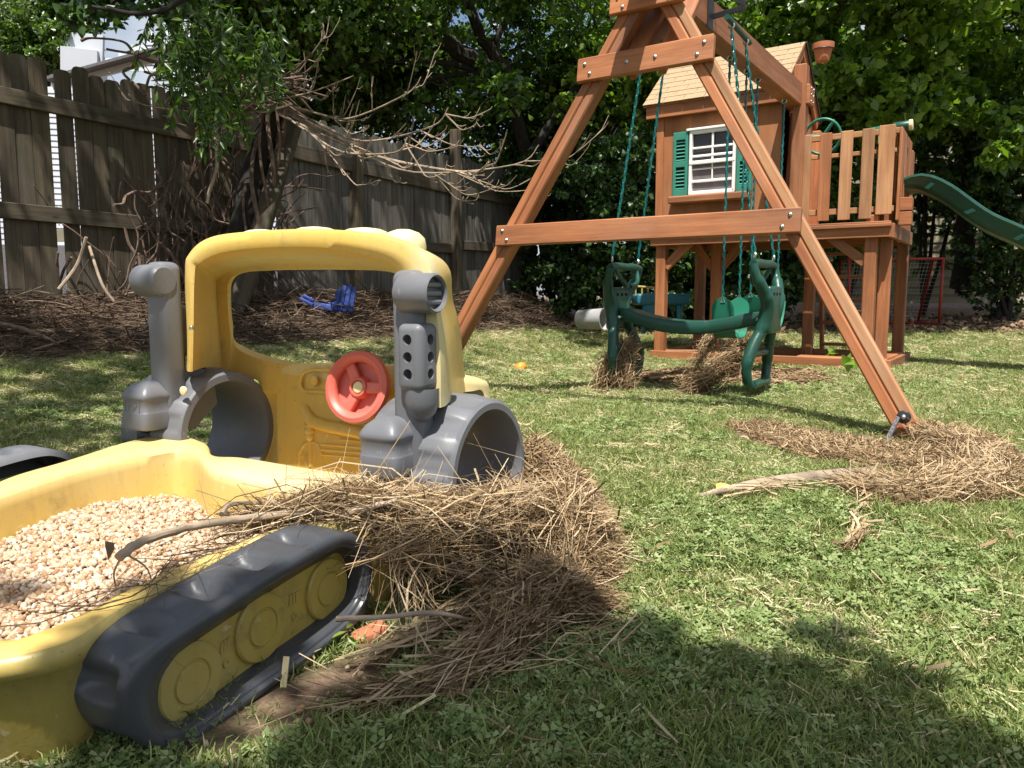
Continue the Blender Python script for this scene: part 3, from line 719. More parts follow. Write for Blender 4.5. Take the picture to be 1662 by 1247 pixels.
# ---- tower
HV = 3.35; u0, u1, ue = -2.726, -.60, -1.545; DZ = 1.215; VB = 4.55
def post(u, v, z0, z1, w_=.10): return board('post', ps, L3(u, v, z0), L3(u, v, z1), w_, w_, Vv, 'cedar', .008)
post(u0+.05, HV+.06, -.02, DZ); post(u1-.16, HV+.06, -.02, DZ+.12); post(-2.30, VB-.6, -.02, DZ-.02); post(u0+.05, VB-.05, -.02, DZ-.02)
post(u1-.05, VB-.05, -.02, 2.02); post(BU+.05, HV+.02, DZ-.03, 2.66, .11)
post(-1.50, VB-.05, -.02, 2.3)
board('corner_board', ps, L3(u1-.06, HV+.17, -.02), L3(u1-.06, HV+.17, 2.03), .10, .05, Vv, 'cedar', .006)
# knee braces
def knee(ua_, ub_, z0, z1, v): board('knee_brace', ps, L3(ua_, v, z0), L3(ub_, v, z1), .085, .05, Vv, 'cedar', .005)
knee(u0+.09, u0+.33, .93, 1.17, HV+.06); knee(u1-.2, u1-.50, .93, 1.17, HV+.06)
knee(-2.26, -2.05, .93, 1.17, VB-.6); knee(-2.34, -2.52, .93, 1.17, VB-.6)
# deck
board('rim_joist', ps, L3(u0-.04, HV-.02, DZ-.03), L3(u1, HV-.02, DZ-.03), .09, .04, Vv, 'cedar')
board('ledger', ps, L3(u0-.06, HV-.045, DZ+.025), L3(u1+.005, HV-.045, DZ+.025), .03, .05, Vv, 'cedar')
board('rim_joist', ps, L3(u1, HV, DZ-.02), L3(u1, VB, DZ-.02), .12, .04, U, 'cedar')
board('rim_joist', ps, L3(u0, HV, DZ-.02), L3(u0, VB, DZ-.02), .12, .04, U, 'cedar')
board('rim_joist', ps, L3(u0, VB, DZ-.02), L3(u1, VB, DZ-.02), .12, .04, Vv, 'cedar')
for k in range(9):
    v = HV+.05+k*.135; board('deck_plank', ps, L3(u0, v, DZ+.05), L3(u1-.01, v, DZ+.05), .125, .022, Zv, 'cedar')
# ground frame
for a, b, n_ in ((L3(u0-.03, HV, .045), L3(u1+.05, HV, .045), Vv), (L3(u1+.04, HV, .046), L3(u1+.04, VB, .046), U), (L3(u0-.02, HV, .045), L3(u0-.02, VB, .045), U), (L3(u0, VB, .045), L3(u1, VB, .045), Vv)):
    board('ground_beam', ps, a, b, .115, .04, n_, 'cedar')
board('seat_corner', ps, L3(-1.35, HV+.16, .092), L3(u1, HV+.16, .092), .16, .02, Zv, 'cedar')
board('seat_corner', ps, L3(u1-.07, HV+.2, .092), L3(u1-.07, VB, .094), .14, .02, Zv, 'cedar')
board('seat_corner', ps, L3(u0+.06, HV+.12, .094), L3(-2.2, HV+.13, .11), .08, .02, Zv, 'cedar_raw')
# ladder behind
for u in (-1.42, -.92):
    board('ladder_rail', ps, L3(u, VB+.28, .02), L3(u, VB+.0, 1.25), .075, .035, U, 'cedar')
for k in range(5):
    t = (k+.6)/5.3; board('rung', ps, L3(-1.41, VB+.28-.28*t, 1.24*t), L3(-.93, VB+.28-.28*t, 1.24*t), .03, .07, Vv, 'cedar')
# railing on the front
rt = 2.04
board('rail', ps, L3(BU+.1, HV+.05, 2.02), L3(u1, HV+.05, 2.02), .05, .03, Vv, 'cedar_raw')
board('rail', ps, L3(BU+.1, HV+.05, 1.86), L3(u1, HV+.05, 1.86), .035, .03, Vv, 'cedar_raw')
board('rail', ps, L3(BU+.1, HV+.05, 1.38), L3(u1, HV+.05, 1.38), .05, .03, Vv, 'cedar_raw')
board('rail', ps, L3(u1, HV+.05, 2.02), L3(u1, HV+.6, 2.02), .05, .03, U, 'cedar_raw')
for k, u in enumerate((-1.325, -1.155, -.985, -.815, -.672)):
    board('baluster', ps, L3(u, HV-.002, 1.30+(0 if k < 4 else .03)), L3(u, HV-.002, rt+.01+(.012 if k == 4 else 0)), .098 if k < 4 else .125, .022, Vv, ('cedar_raw', 'cedar', 'cedar_raw', 'cedar_raw', 'cedar_raw')[k])
for k, v in enumerate((HV+.06, HV+.19, HV+.30, HV+.46, HV+.60)):
    board('baluster', ps, L3(u1+.03, v, 1.28), L3(u1+.03, v, rt-.02*k*.3), .09, .022, U, 'cedar')
for v, z in ((HV+.16, 1.42), (HV+.16, 1.30)):
    board('slide_block', ps, L3(u1+.02, v, z), L3(u1+.13, v, z), .11, .09, Vv, 'cedar')
# swing beam end block with bolts
eb = board('beam_block', ps, L3(BU, 3.33, 2.405), L3(BU, 3.52, 2.405), .20, .155, U, 'cedar', .008)
eb2 = board('beam_block', ps, L3(BU+.10, 3.42, 2.40), L3(BU+.135, 3.42, 2.40), .17, .19, Vv, 'cedar', .008)
for i in range(2):
    for j in range(3):
        v, f = cyl(L3(BU+.136, 3.38+.08*i, 2.345+.055*j), U, .010, .006, 10); obj('bolt', v, f, 'metal', eb2)
# playhouse walls
wz0, wz1 = DZ+.06, 2.44
wx0, wx1, wy0, wy1 = -2.39, -1.945, 1.615, 2.20     # window opening
for a, b, c, d in ((u0+.01, wx0, wz0, wz1), (wx1, ue, wz0, wz1), (wx0, wx1, wz0, wy0), (wx0, wx1, wy1, wz1)):
    m, l = frame(L3((a+b)/2, HV+.02, c), L3((a+b)/2, HV+.02, d), Vv); o = board('wall_panel', ps, L3((a+b)/2, HV+.02, c), L3((a+b)/2, HV+.02, d), b-a, .02, Vv, 'ply', 0)
board('wall_panel', ps, L3(u0, HV+.6, wz0), L3(u0, HV+.6, wz1), 1.16, .02, U, 'ply', 0)
board('wall_panel', ps, L3(ue, HV+.75, wz0), L3(ue, HV+.75, wz1), .86, .02, U, 'ply', 0)
board('wall_panel', ps, L3((u0+ue)/2, HV+1.18, wz0), L3((u0+ue)/2, HV+1.18, wz1), ue-u0, .02, Vv, 'ply', 0)
board('corner_board', ps, L3(u0+.03, HV, wz0), L3(u0+.03, HV, wz1), .075, .02, Vv, 'cedar')
for u in (-1.53, -1.60):
    pass
# gables
def gable(u):
    P = [L3(u, HV+.02, wz1-.0), L3(u, HV+1.19, wz1), L3(u, HV+.53, 2.95)]; Q = [p+U*.02 for p in P]
    obj('gable', P+Q, [(0, 1, 2), (5, 4, 3), (0, 3, 4, 1), (1, 4, 5, 2), (2, 5, 3, 0)], 'ply', ps, False)
gable(u0+.005); gable(ue-.02)
board('gable_post', ps, L3(ue+.04, HV+.09, DZ), L3(ue+.04, HV+.30, 2.5), .06, .04, U, 'cedar')
board('rafter', ps, L3(-1.515, HV-.06, 2.43), L3(-1.515, HV+.52, 2.945), .10, .03, U, 'cedar')
board('rafter', ps, L3(-1.514, HV+.52, 2.945), L3(-1.514, HV+1.20, 2.36), .10, .03, U, 'cedar')
board('fascia', ps, L3(u0-.10, HV-.045, 2.415), L3(-1.50, HV-.045, 2.415), .115, .03, Vv, 'cedar')
# roof: decking then shingle tabs one by one
RA, RB = Vector((0, HV-.085, 2.482)), Vector((0, HV+.52, 3.0)); RC = Vector((0, HV+1.26, 2.40))
ru0, ru1 = u0-.12, -1.49
def roofpt(u, t, back=False, off=0.0):
    a, b = (RA, RB) if not back else (RC, RB)
    p = a.lerp(b, t); n = (Vector((0, -(b-a).z, (b-a).y)) if not back else Vector((0, -(b-a).z, (b-a).y))*-1).normalized()
    p = p+n*off; return L3(u, p.y, p.z)
for back in (False, True):
    n_ = (roofpt(0, 0, back, 1)-roofpt(0, 0, back, 0)); c0 = roofpt((ru0+ru1)/2, 0, back, -.012); c1 = roofpt((ru0+ru1)/2, 1, back, -.012)
    board('roof_deck', ps, c0, c1, ru1-ru0, .016, n_, 'cedar', 0)
NRW = 8
for r in range(NRW):
    t0, t1 = r/NRW-.01, min(1.0, (r+1)/NRW+.07); tw = .205; off = (r % 2)*.10+(r % 3)*.015
    u = ru0-off
    while u < ru1-.01:
        a, b = max(u, ru0), min(u+tw-.005, ru1); u += tw
        if b-a < .02: continue
        h0 = .005+random.uniform(0, .002); n_ = roofpt(0, 0, False, 1)-roofpt(0, 0, False, 0)
        board('shingle', ps, roofpt((a+b)/2, t0, False, h0+.004), roofpt((a+b)/2, t1, False, h0-.002), b-a, .006, n_, 'shingle', 0)
me = [roofpt(ru0, 0, True, .004), roofpt(ru1, 0, True, .004), roofpt(ru1, 1, True, .004), roofpt(ru0, 1, True, .004)]
obj('back_shingles', me, [(0, 1, 2, 3)], 'shingle', ps, False)
board('drip_edge', ps, roofpt(ru1+.008, 0, True, 0), roofpt(ru1+.008, 1, True, 0), .03, .012, U, 'black', 0)
# window
win = board('window_frame', ps, L3(wx0+.012, HV, wy0), L3(wx0+.012, HV, wy1), .028, .045, Vv, 'white')
for a, b, c, d, ww in ((wx1-.012, wx1-.012, wy0, wy1, .028), (wx0, wx1, wy1-.01, wy1-.01, .03), (wx0, wx1, wy0+.01, wy0+.01, .035)):
    board('frame_bar', win, L3(a, HV-.001, c), L3(b, HV-.001, d), ww, .044, Vv, 'white')
wm = (wy0+wy1)/2-.0
board('sash_rail', win, L3(wx0, HV-.012, wm), L3(wx1, HV-.012, wm), .035, .03, Vv, 'white')
board('sash_rail', win, L3(wx0, HV-.004, wm+.06), L3(wx1, HV-.004, wm+.06), .022, .02, Vv, 'white')
board('sash_rail', win, L3(wx0, HV+.004, wy0+.12), L3(wx1, HV+.004, wy0+.12), .025, .02, Vv, 'white')
board('muntin', win, L3((wx0+wx1)/2, HV-.003, wm), L3((wx0+wx1)/2, HV-.003, wy1), .02, .018, Vv, 'white')
board('muntin', win, L3((wx0+wx1)/2, HV+.003, wy0+.12), L3((wx0+wx1)/2, HV+.003, wm), .014, .018, Vv, 'white')
board('muntin', win, L3(wx0, HV-.004, wm+.135), L3(wx1, HV-.004, wm+.135), .02, .017, Vv, 'white')
board('muntin', win, L3(wx0, HV+.004, wm-.06), L3(wx1, HV+.004, wm-.06), .014, .016, Vv, 'white')
board('window_head', win, L3(wx0-.03, HV-.01, wy1+.016), L3(wx1+.03, HV-.01, wy1+.016), .022, .05, Vv, 'white')
board('pane', win, L3((wx0+wx1)/2, HV+.022, wm), L3((wx0+wx1)/2, HV+.022, wy1), wx1-wx0, .004, Vv, 'pane', 0)
board('pane', win, L3((wx0+wx1)/2, HV+.018, wy0), L3((wx0+wx1)/2, HV+.018, wm), wx1-wx0, .004, Vv, 'pane_low', 0)
board('window_sill', ps, L3(-2.57, HV-.05, 1.565), L3(-1.78, HV-.05, 1.565), .07, .10, Vv, 'cedar', .012)
for a, b in ((-2.553, -2.405), (-1.93, -1.79)):
    m_ = (a+b)/2; z0, z1 = 1.605, 2.205
    sh_ = board('shutter', ps, L3(a+.014, HV-.008, z0), L3(a+.014, HV-.008, z1), .030, .028, Vv, 'shutter')
    board('stile', sh_, L3(b-.014, HV-.008, z0), L3(b-.014, HV-.008, z1), .030, .028, Vv, 'shutter')
    for z, h in ((z0+.03, .062), (z1-.035, .075), (1.905, .055)):
        board('shutter_rail', sh_, L3(a, HV-.007, z), L3(b, HV-.007, z), h, .027, Vv, 'shutter')
    board('shutter_back', sh_, L3(m_, HV+.008, z0), L3(m_, HV+.008, z1), b-a, .004, Vv, 'dark', 0)
    for k in range(15):
        z = z0+.075+k*.0335
        if abs(z-1.905) < .035 or z > z1-.08: continue
        board('louvre', sh_, L3(a+.02, HV-.004, z), L3(b-.02, HV-.004, z), .022, .006, Vv-Zv*.9, 'shutter', 0)
# steering wheel on the railing
c = onplane(1335, 222, PO+Vv*(HV+.35), Vv)
mb = MB(); P = [c+(U*math.cos(a_)+Zv*math.sin(a_)*.96-Vv*.25*math.sin(a_))*.155 for a_ in np.linspace(0, 2*math.pi, 41)]
mb.tube(P, .013, 10, False); swh = mb.build('play_wheel', 'green_bright', ps)
for k in range(3):
    a_ = math.radians(52+120*k); mb = MB(); d = (U*math.cos(a_)+Zv*math.sin(a_)*.96-Vv*.25*math.sin(a_)); mb.tube([c, c+d*.15], .016, 8); mb.build('spoke', 'shutter', swh)
# telescope
a_, b_ = onplane(1446, 208, PO+Vv*(HV+.30), Vv), onplane(1478, 203, PO+Vv*(HV+.30), Vv); d = (b_-a_).normalized()
v, f = cyl(a_-d*.16, d, .030, .20, 24); tel = obj('telescope', v, f, 'green_bright', ps)
v, f = cyl(a_+d*.02, d, .042, (b_-a_).length-.03, 24, bev=.004); obj('barrel', v, f, 'green', tel)
v, f = cyl(b_-d*.012, d, .046, .03, 24, bev=.005); obj('rim', v, f, 'cream', tel)
board('bracket', tel, a_-d*.08-Zv*.12, a_-d*.08, .03, .03, U, 'cream')
# slide
sp = [(1436, 316), (1452, 301), (1472, 289), (1495, 284), (1520, 289), (1550, 305), (1580, 327), (1612, 348), (1662, 370), (1740, 405), (1850, 480), (1960, 590), (2060, 690), (2150, 712)]
path = [Vector(p) for p in resample(catmull([onplane(x, y, PO+Vv*(HV+.28), Vv) for x, y in sp], 8), 46, False)]
sec = [(-.0, 0), (-.014, .012), (-.030, .008), (-.034, -.01), (-.016, -.03), (-.008, -.08), (.03, -.125), (.10, -.135), (.42, -.135), (.49, -.125), (.53, -.08), (.538, -.03), (.556, -.01), (.55, .008), (.535, .012), (.52, 0), (.51, -.04), (.48, -.10), (.42, -.115), (.10, -.115), (.04, -.10), (.01, -.04)]
loops = []
for i, p in enumerate(path):
    t = (path[min(i+1, len(path)-1)]-path[max(i-1, 0)]).normalized(); n_ = (Zv-t*t.z).normalized(); k = min(1, .25+i/6)
    loops.append([p+Vv*a_+n_*(b_*(k if b_ < -.02 else 1)) for a_, b_ in sec])
V, F = loft(loops, caps=True); sl_ = obj('slide', V, F, 'green', ps, True, 50)
for k in range(7):
    p = path[min(5+k*5, 44)]; t = (path[min(6+k*5, 45)]-path[4+k*5]).normalized(); n_ = (Zv-t*t.z).normalized()
    c = p+Vv*.0-n_*.075-Vv*.013
    for j in range(3): board('mould_rib', sl_, c+t*(.012*j-.012)-n_*.03, c+t*(.012*j+.02)+n_*.03, .008, .012, -Vv, 'green', 0)
# ground anchor and rope at the right leg
c = L3(-.035, -.06, .10)
v, f = cyl(c+fn*.0, fn, .030, .018, 24, bev=.004); an = obj('anchor_cap', v, f, 'black', ps); v, f = cyl(c+fn*.018, fn, .012, .008, 6); obj('bolt', v, f, 'metal', an)
mb = MB(); P = [c+fn*.012+U*(-.02-.008*i)-Zv*(.0+.022*i)+fn*.002*i for i in range(7)]; mb.tube(P, .011, 8); mb.build('anchor_rope', 'rope', ps)
# ------------------------------------------------------------------ swings
def chain(parent, a, b, r=.0028, pitch=.034, mat='chain', name='chain'):
    a, b = Vector(a), Vector(b); d = (b-a); n = max(2, int(d.length/pitch)); d = d/n; mb = MB(); dn = d.normalized(); s1 = dn.orthogonal().normalized(); s2 = dn.cross(s1)
    for i in range(n):
        c = a+d*(i+.5); s = s1 if i % 2 else s2; hl_, hw = pitch*.66, .0085
        P = [c+dn*x*hl_+s*y*hw for x, y in ((-.6, 1), (.6, 1), (1, .35), (1, -.35), (.6, -1), (-.6, -1), (-1, -.35), (-1, .35), (-.6, 1))]
        mb.tube(P, r, 5, False)
    mb.tube([a, b], .0052, 6)      # soft coating that bridges the links
    return mb.build(name, mat, parent)
def ring(parent, c, nrm, R, r, mat='metal', name='eye_bolt'):
    nrm = Vector(nrm).normalized(); u = nrm.orthogonal().normalized(); b = nrm.cross(u); mb = MB()
    mb.tube([Vector(c)+(u*math.cos(t)+b*math.sin(t))*R for t in np.linspace(0, 2*math.pi, 17)], r, 7, False); return mb.build(name, mat, parent)
gl = thing('glider_swing', 'dark green plastic back-to-back glider swing with straw caught on its foot rests', 'glider swing', tuple(L3(-1.5, 1.0, .5)))
GV_ = 1.0
def gframe(uc, sg, tops, name='end_frame'):
    # profile in (v, z) about (GV_, 0); tubes blended into one casting
    c = lambda a_, z, du=0: L3(uc+du*sg, GV_+a_*1.32, z)
    mb = MB()
    hb = [c(-.175, .835, .0), c(-.10, .845), (c(0, .842)), c(.10, .845), c(.175, .835, .0)]
    mb.tube(catmull(hb, 4), [.026]*17, 10)
    for s in (-1, 1):
        mb.tube(catmull([c(.175*s, .835), c(.165*s, .76, .02), c(.12*s, .67, .05), c(.085*s, .60, .06), c(.075*s, .52, .05), c(.085*s, .44, .03), c(.13*s, .34, .0), c(.165*s, .23, -.02), c(.15*s, .13, -.02), c(.12*s, .09, -.01)], 5), [.027]*6+[.036]*6+[.044]*14+[.036]*10+[.030]*10, 10)
        mb.tube(catmull([c(.02*s, .71, -.03), c(.08*s, .735, -.04), c(.115*s, .79, -.02), c(.12*s, .84, 0)], 4), .016, 8)
    mb.tube([c(-.12, .10), c(.12, .10)], .026, 10); mb.tube([c(-.155, .29, -.02), c(.155, .29, -.02)], .028, 10)
    o = mb.build(name, 'green', gl)
    # body plate with slots
    v, f = rbox(c(0, .56, .055), .032, .125, .145, U, Vv, Zv, .02, 3)
    cuts = [rbox(c(a_, .655, .05), .06, .017, .010, U, Vv, Zv, .003, 1) for a_ in (-.05, 0, .05)]
    mm = baked(v, f, cuts); put('body_plate', mm, 'green', o, smooth=True); mm.set_sharp_from_angle(angle=math.radians(45))
    v, f = cyl(c(0, .50, -.0)-Vv*.0, -Vv, .012, .10, 12); obj('pin', v, f, 'metal', o)
    for s, t in zip((-1, 1), tops):
        p = c(.155*s, .885); ring(o, p, U+Vv*.6, .019, .0055); mb = MB(); mb.tube([p-Zv*.05, p-Zv*.018], .006, 8); mb.build('bolt_shank', 'metal', o)
        chain(gl, p+Zv*.02, t)
    return o
tR = [onplane(1187, 46, L3(-1.16, 1.0, 2), U), onplane(1210, 72, L3(-1.16, 1.0, 2), U)]
tL = [L3(-1.74, .85, 2.30), L3(-1.74, 1.18, 2.30)]
gframe(-.985, 1, tR); gframe(-1.93, -1, tL)
# bracket arms over the beam
for s in (-1, 1):
    A_ = L3(BU+.075*s, GV_+.02, 2.42); E_ = L3(BU+.29*s, GV_+.0, 2.40)
    br = board('bracket_plate', ps, L3(BU+.078*s, GV_-.03, 2.30), L3(BU+.078*s, GV_-.03, 2.56), .09, .006, U, 'black')
    board('bracket_arm', ps, A_+Zv*.13, E_+Zv*.02, .035, .008, Vv, 'black'); board('bracket_arm', ps, A_-Zv*.03, E_, .035, .008, Vv, 'black')
    p0, p1 = (tR if s > 0 else tL)
    mb = MB(); d = (p1-p0); mb.tube([p0-d*.3+Zv*.035, p1+d*.3+Zv*.035], .017, 10); mb.build('pivot_bar', 'green' , ps)
    for p in (p0, p1): ring(ps, p+Zv*.015, Vv, .017, .005)
# curved seat between the frames
pts = [(-1.93, .545, .07), (-1.86, .535, .085), (-1.74, .50, .10), (-1.60, .475, .11), (-1.46, .465, .11), (-1.32, .47, .11), (-1.17, .495, .10), (-1.06, .52, .085), (-.985, .53, .07)]
P = catmull(pts, 5); loops = []
for i, (u_, z_, hw) in enumerate(P):
    loops.append([L3(u_, GV_+a_*hw, z_+b_) for a_, b_ in ((-1, .005), (-.93, .018), (-.5, .012), (0, .009), (.5, .012), (.93, .018), (1, .005), (1.0, -.055), (.9, -.068), (0, -.068), (-.9, -.068), (-1.0, -.055))])
V, F = loft(loops, caps=True); obj('seat', V, F, 'green', gl, True, 60)
# belt swings
def belt(px1, px2, label, droop=.30):
    (xa, ya), (xb, yb) = px1, px2
    va = onplane(xa, ya, L3(BU, 0, 0), U); vb = onplane(xb, yb, L3(BU, 0, 0), U); mid_ = (va+vb)/2
    t = thing('belt_swing', label, 'swing', tuple(mid_-Zv*.2), 'belt swings behind the glider')
    hw = .082; n = 36; loops = []; d = (vb-va); d.z = 0; L_ = d.length; d.normalize(); sd = U
    for i in range(n+1):
        s = i/n*2-1; x = L_/2*(math.copysign(abs(s)**.35, s)); z = -droop*(1-abs(s)**2.0)
        c = mid_+d*x+Zv*z; k = min(1, math.sqrt(max(0, 1-max(0, abs(s)-.72)**2/.28**2))); wv = max(.012, hw*k)
        loops.append(c)
    V = []; F = []
    for i, c in enumerate(loops):
        s = i/n*2-1; e = max(0, (abs(s)-.84)/.16); wv = max(.010, hw*math.sqrt(max(0, 1-e*e)))
        tg = (loops[min(i+1, n)]-loops[max(i-1, 0)]).normalized(); nn = tg.cross(sd).normalized()*.004
        V += [c-sd*wv-nn, c+sd*wv-nn, c+sd*wv+nn, c-sd*wv+nn]
    for i in range(n):
        for k in range(4): F.append((4*i+k, 4*i+(k+1) % 4, 4*i+4+(k+1) % 4, 4*i+4+k))
    F += [(0, 1, 2, 3), (4*n+3, 4*n+2, 4*n+1, 4*n)]
    obj('belt_seat', V, F, 'green_bright', t, True, 40)
    for c in (va, vb):
        mb = MB(); tri = [c-Zv*.03-U*.014, c-Zv*.03+U*.014, c+Zv*.02, c-Zv*.03-U*.014]; mb.tube(tri, .004, 6, False); mb.build('hanger', 'metal', t)
        top = Vector((c.x, c.y, 2.30)); chain(t, c+Zv*.02, top); ring(t, top-Zv*.005, Vv, .018, .005)
    return t
belt((1173, 484), (1200, 480), 'nearer bright green belt swing hanging behind the glider seat')
belt((1218, 476), (1261, 478), 'farther green belt swing, partly hidden behind the glider right frame')
# ------------------------------------------------------------------ fences
def fence(name, label, a, b, H0, mat, pw, gaps=(), lean=0.0, rails=((.42, .11), (1.42, .11)), tops=None, zb=None, posts=(), rail_mat=None, group=None, inset=.0):
    a, b = Vector((*a, 0)), Vector((*b, 0)); d = (b-a).normalized(); L = (b-a).length; n_ = Vector((d.y, -d.x, 0))   # towards the garden
    r = thing(name, label, 'fence', tuple(a), group)
    x = 0.0; i = 0
    while x < L:
        w_ = pw*(1+random.uniform(-.07, .07)); jump = [g_ for g_ in gaps if g_[0]-w_*.3 <= x < g_[1]-.02]
        if jump: x = jump[0][1]
        if x < L:
            p = a+d*(x+w_/2); z0 = float(terrain(p.x, p.y))-.12 if zb is None else zb
            h = (tops(x) if tops else H0)+random.uniform(-.025, .025); ln = d*(lean*h*(.6+.8*math.sin(x*1.3)**2))+n_*random.uniform(-.01, .01)
            l = h-z0; c = pw*.26
            out = [(-w_/2, 0), (w_/2, 0), (w_/2, l-c), (w_/2-c*.45, l-c*.25), (w_/2-c, l), (-w_/2+c, l), (-w_/2+c*.45, l-c*.25), (-w_/2, l-c)]
            cup = random.uniform(-.004, .004)
            # local mesh along X so the grain follows the board
            V = [Vector((q[1]-l/2, q[0], s*.009+cup*(abs(q[0])/w_))) for s in (-1, 1) for q in out]; k = len(out)
            F = [tuple(range(k))[::-1], tuple(range(k, 2*k))]+[(j, (j+1) % k, (j+1) % k+k, j+k) for j in range(k)]
            tw = random.uniform(-.05, .05); m, _ = frame(p+Zv*z0, p+Zv*h+ln, n_+d*tw)
            put('picket', mesh(V, F, 'picket'), mat, r, m)
        x += w_+random.uniform(.001, .010)*(1 if pw > .11 else .6)+(random.uniform(.006, .02)*(1 if pw > .11 else .15) if random.random() < .18 else 0); i += 1
    for (z, hh) in rails:
        za, zb_ = z if isinstance(z, tuple) else (z, z)
        board('fence_rail', r, a+n_*.035+Zv*za, b+n_*.035+Zv*zb_, hh, .045, n_, rail_mat or mat, .006)
    for t, h, off, tilt in posts:
        p = a+d*t+n_*off; board('fence_post', r, p+Zv*(float(terrain(p.x, p.y))-.2), p+Zv*h+d*tilt, .11, .11, n_, rail_mat or mat, .008)
    return r
F0, F1, F2, F3 = (-3.77, 5.7), (-2.33, 7.48), (-.805, 10.0), (.35, 12.0)
d01 = (Vector(F1)-Vector(F0)).normalized(); Fm = tuple(Vector(F0)-d01*1.6)
LL = (Vector(F1)-Vector(Fm)).length
# gap where the white house shows: pixels 80..105
def along(px):  # distance along fence 1 at pixel column
    A = Vector(Fm); D = d01; X = (px-831)/FPX/ray(px, 480).y
    return (X*A.y-A.x)/(D.x-X*D.y)
g0_, g1_ = along(83), along(111)
fence('wooden_fence', 'tall dark mossy dog-eared board fence with a missing picket showing the white house', Fm, F1, 2.42, 'fence', .118,
      gaps=[(g0_, g1_), (along(396), along(408))], rails=[((2.13, 2.02), .12), ((1.30, 1.22), .12), ((.55, .55), .12)], tops=lambda x: 2.42-.06*x*.3, lean=0.0, posts=[(LL-.05, 2.2, -.06, .0)])
fence('wooden_fence', 'grey weathered board fence behind the dead branches, in the middle of the yard edge', (F1[0]+.06, F1[1]+.1), F2, 2.5, 'fence_grey', .098,
      rails=[((2.05, 2.00), .14), ((1.20, 1.25), .12), ((.66, .62), .12)], tops=lambda x: 2.40+.0*x, posts=[(1.0, 2.3, .06, .1)], rail_mat='fence')
fence('wooden_fence', 'shaded grey board fence running back from the tall post to the bushes', F2, F3, 2.3, 'fence_grey', .098,
      rails=[((2.0, 2.0), .12), ((1.30, 1.35), .12), ((.62, .6), .12)], tops=lambda x: 2.42, posts=[(.05, 2.72, .08, 0)], rail_mat='fence')
# leaning broken post in front of the corner
p0, p1 = at(418, 392, 6.75), at(478, 192, 7.0)
lo_ = thing('leaning_post', 'split grey post leaning against the vine-covered fence corner', 'post', tuple(p0))
board('post_shaft', lo_, p0-(p1-p0)*.6, p1, .15, .10, (0, -1, .2), 'fence', .012)

# ------------------------------------------------------------------ houses behind the fence
def siding_wall(root, a, b, z0, z1, pitch, mat, nrm, taper=None):
    a, b = Vector(a), Vector(b); z = z0; d = (b-a)
    while z < z1:
        s, e = taper(z) if taper else (0, 1)
        p, q = a+d*s, a+d*e; p.z = q.z = z+pitch/2
        if (q-p).length > .1: board('siding_board', root, p, q, pitch*1.06, .012, nrm+Zv*.16, mat, 0)
        z += pitch
hr = thing('white_house', 'white clapboard house with chimney glimpsed through and above the dark fence', 'house', (-9, 15, 0))
DH = 14.0
ha, hb_ = at(20, 300, DH), at(320, 300, DH-.5+2.2)
hn = Vector((.2, -1, 0)).normalized()
def hz(px, py): return at(px, py, DH).z
sl_z = hz(80, 140); 
W0 = at(-160, 300, DH); W1 = at(480, 300, DH+1.5)
zt = [hz(0, 165), hz(270, 95)]
siding_wall(hr, W0, W1, -.3, at(200, 128, DH).z, .105, 'siding', hn, None)
# gable that rises to the right
siding_wall(hr, at(150, 120, DH-.6), at(470, 120, DH-.6), hz(150, 132), hz(300, 60), .105, 'siding', hn, lambda z: (min(1, max(0, (z-hz(150, 132))/(hz(300, 40)-hz(150, 132))*.62)), 1))
board('rake_board', hr, at(85, 137, DH-.9), at(300, 78, DH-.9), .20, .06, hn, 'siding')
board('roof_edge', hr, at(80, 131, DH-1.0), at(300, 71, DH-1.0), .05, .3, hn, 'roofing')
ch = board('chimney', hr, at(137, 130, DH+1), at(137, 86, DH+1), .62, .6, hn, 'siding')
board('chimney_cap', ch, at(105, 84, DH+.9), at(168, 90, DH+.9), .07, .7, Zv, 'siding')
v, f = cyl(at(143, 84, DH+1), Zv, .12, .28, 18); obj('flue', v, f, 'metal', ch)
board('foundation_shade', hr, at(-160, 470, DH-.05), at(480, 470, DH+1.45), 1.6, .05, hn, 'roofing')  # dark grey puts the shade at the foot of the house into the colour
lat = thing('lattice_panel', 'white lattice panel low behind the gap in the fence', 'lattice', tuple(at(90, 370, 12)))
for k in range(14):
    board('lattice_strip', lat, at(60+k*6, 335, 12), at(60+k*6, 372, 12), .018, .012, hn, 'white', 0)
for k in range(5):
    board('lattice_strip', lat, at(50, 337+k*8, 11.98), at(150, 337+k*8, 11.98), .018, .012, hn, 'white', 0)
board('lattice_base', lat, at(50, 383, 12), at(150, 383, 12), .18, .03, hn, 'tan')
th_ = thing('tan_house', 'shaded tan clapboard house wall behind the trees and slide', 'house', (9, 15, 0))
siding_wall(th_, at(1290, 300, 15.2), at(1900, 300, 13.6), at(1500, 492, 14.5).z, 5.2, .16, 'tan', Vector((-.15, -1, 0)).normalized())
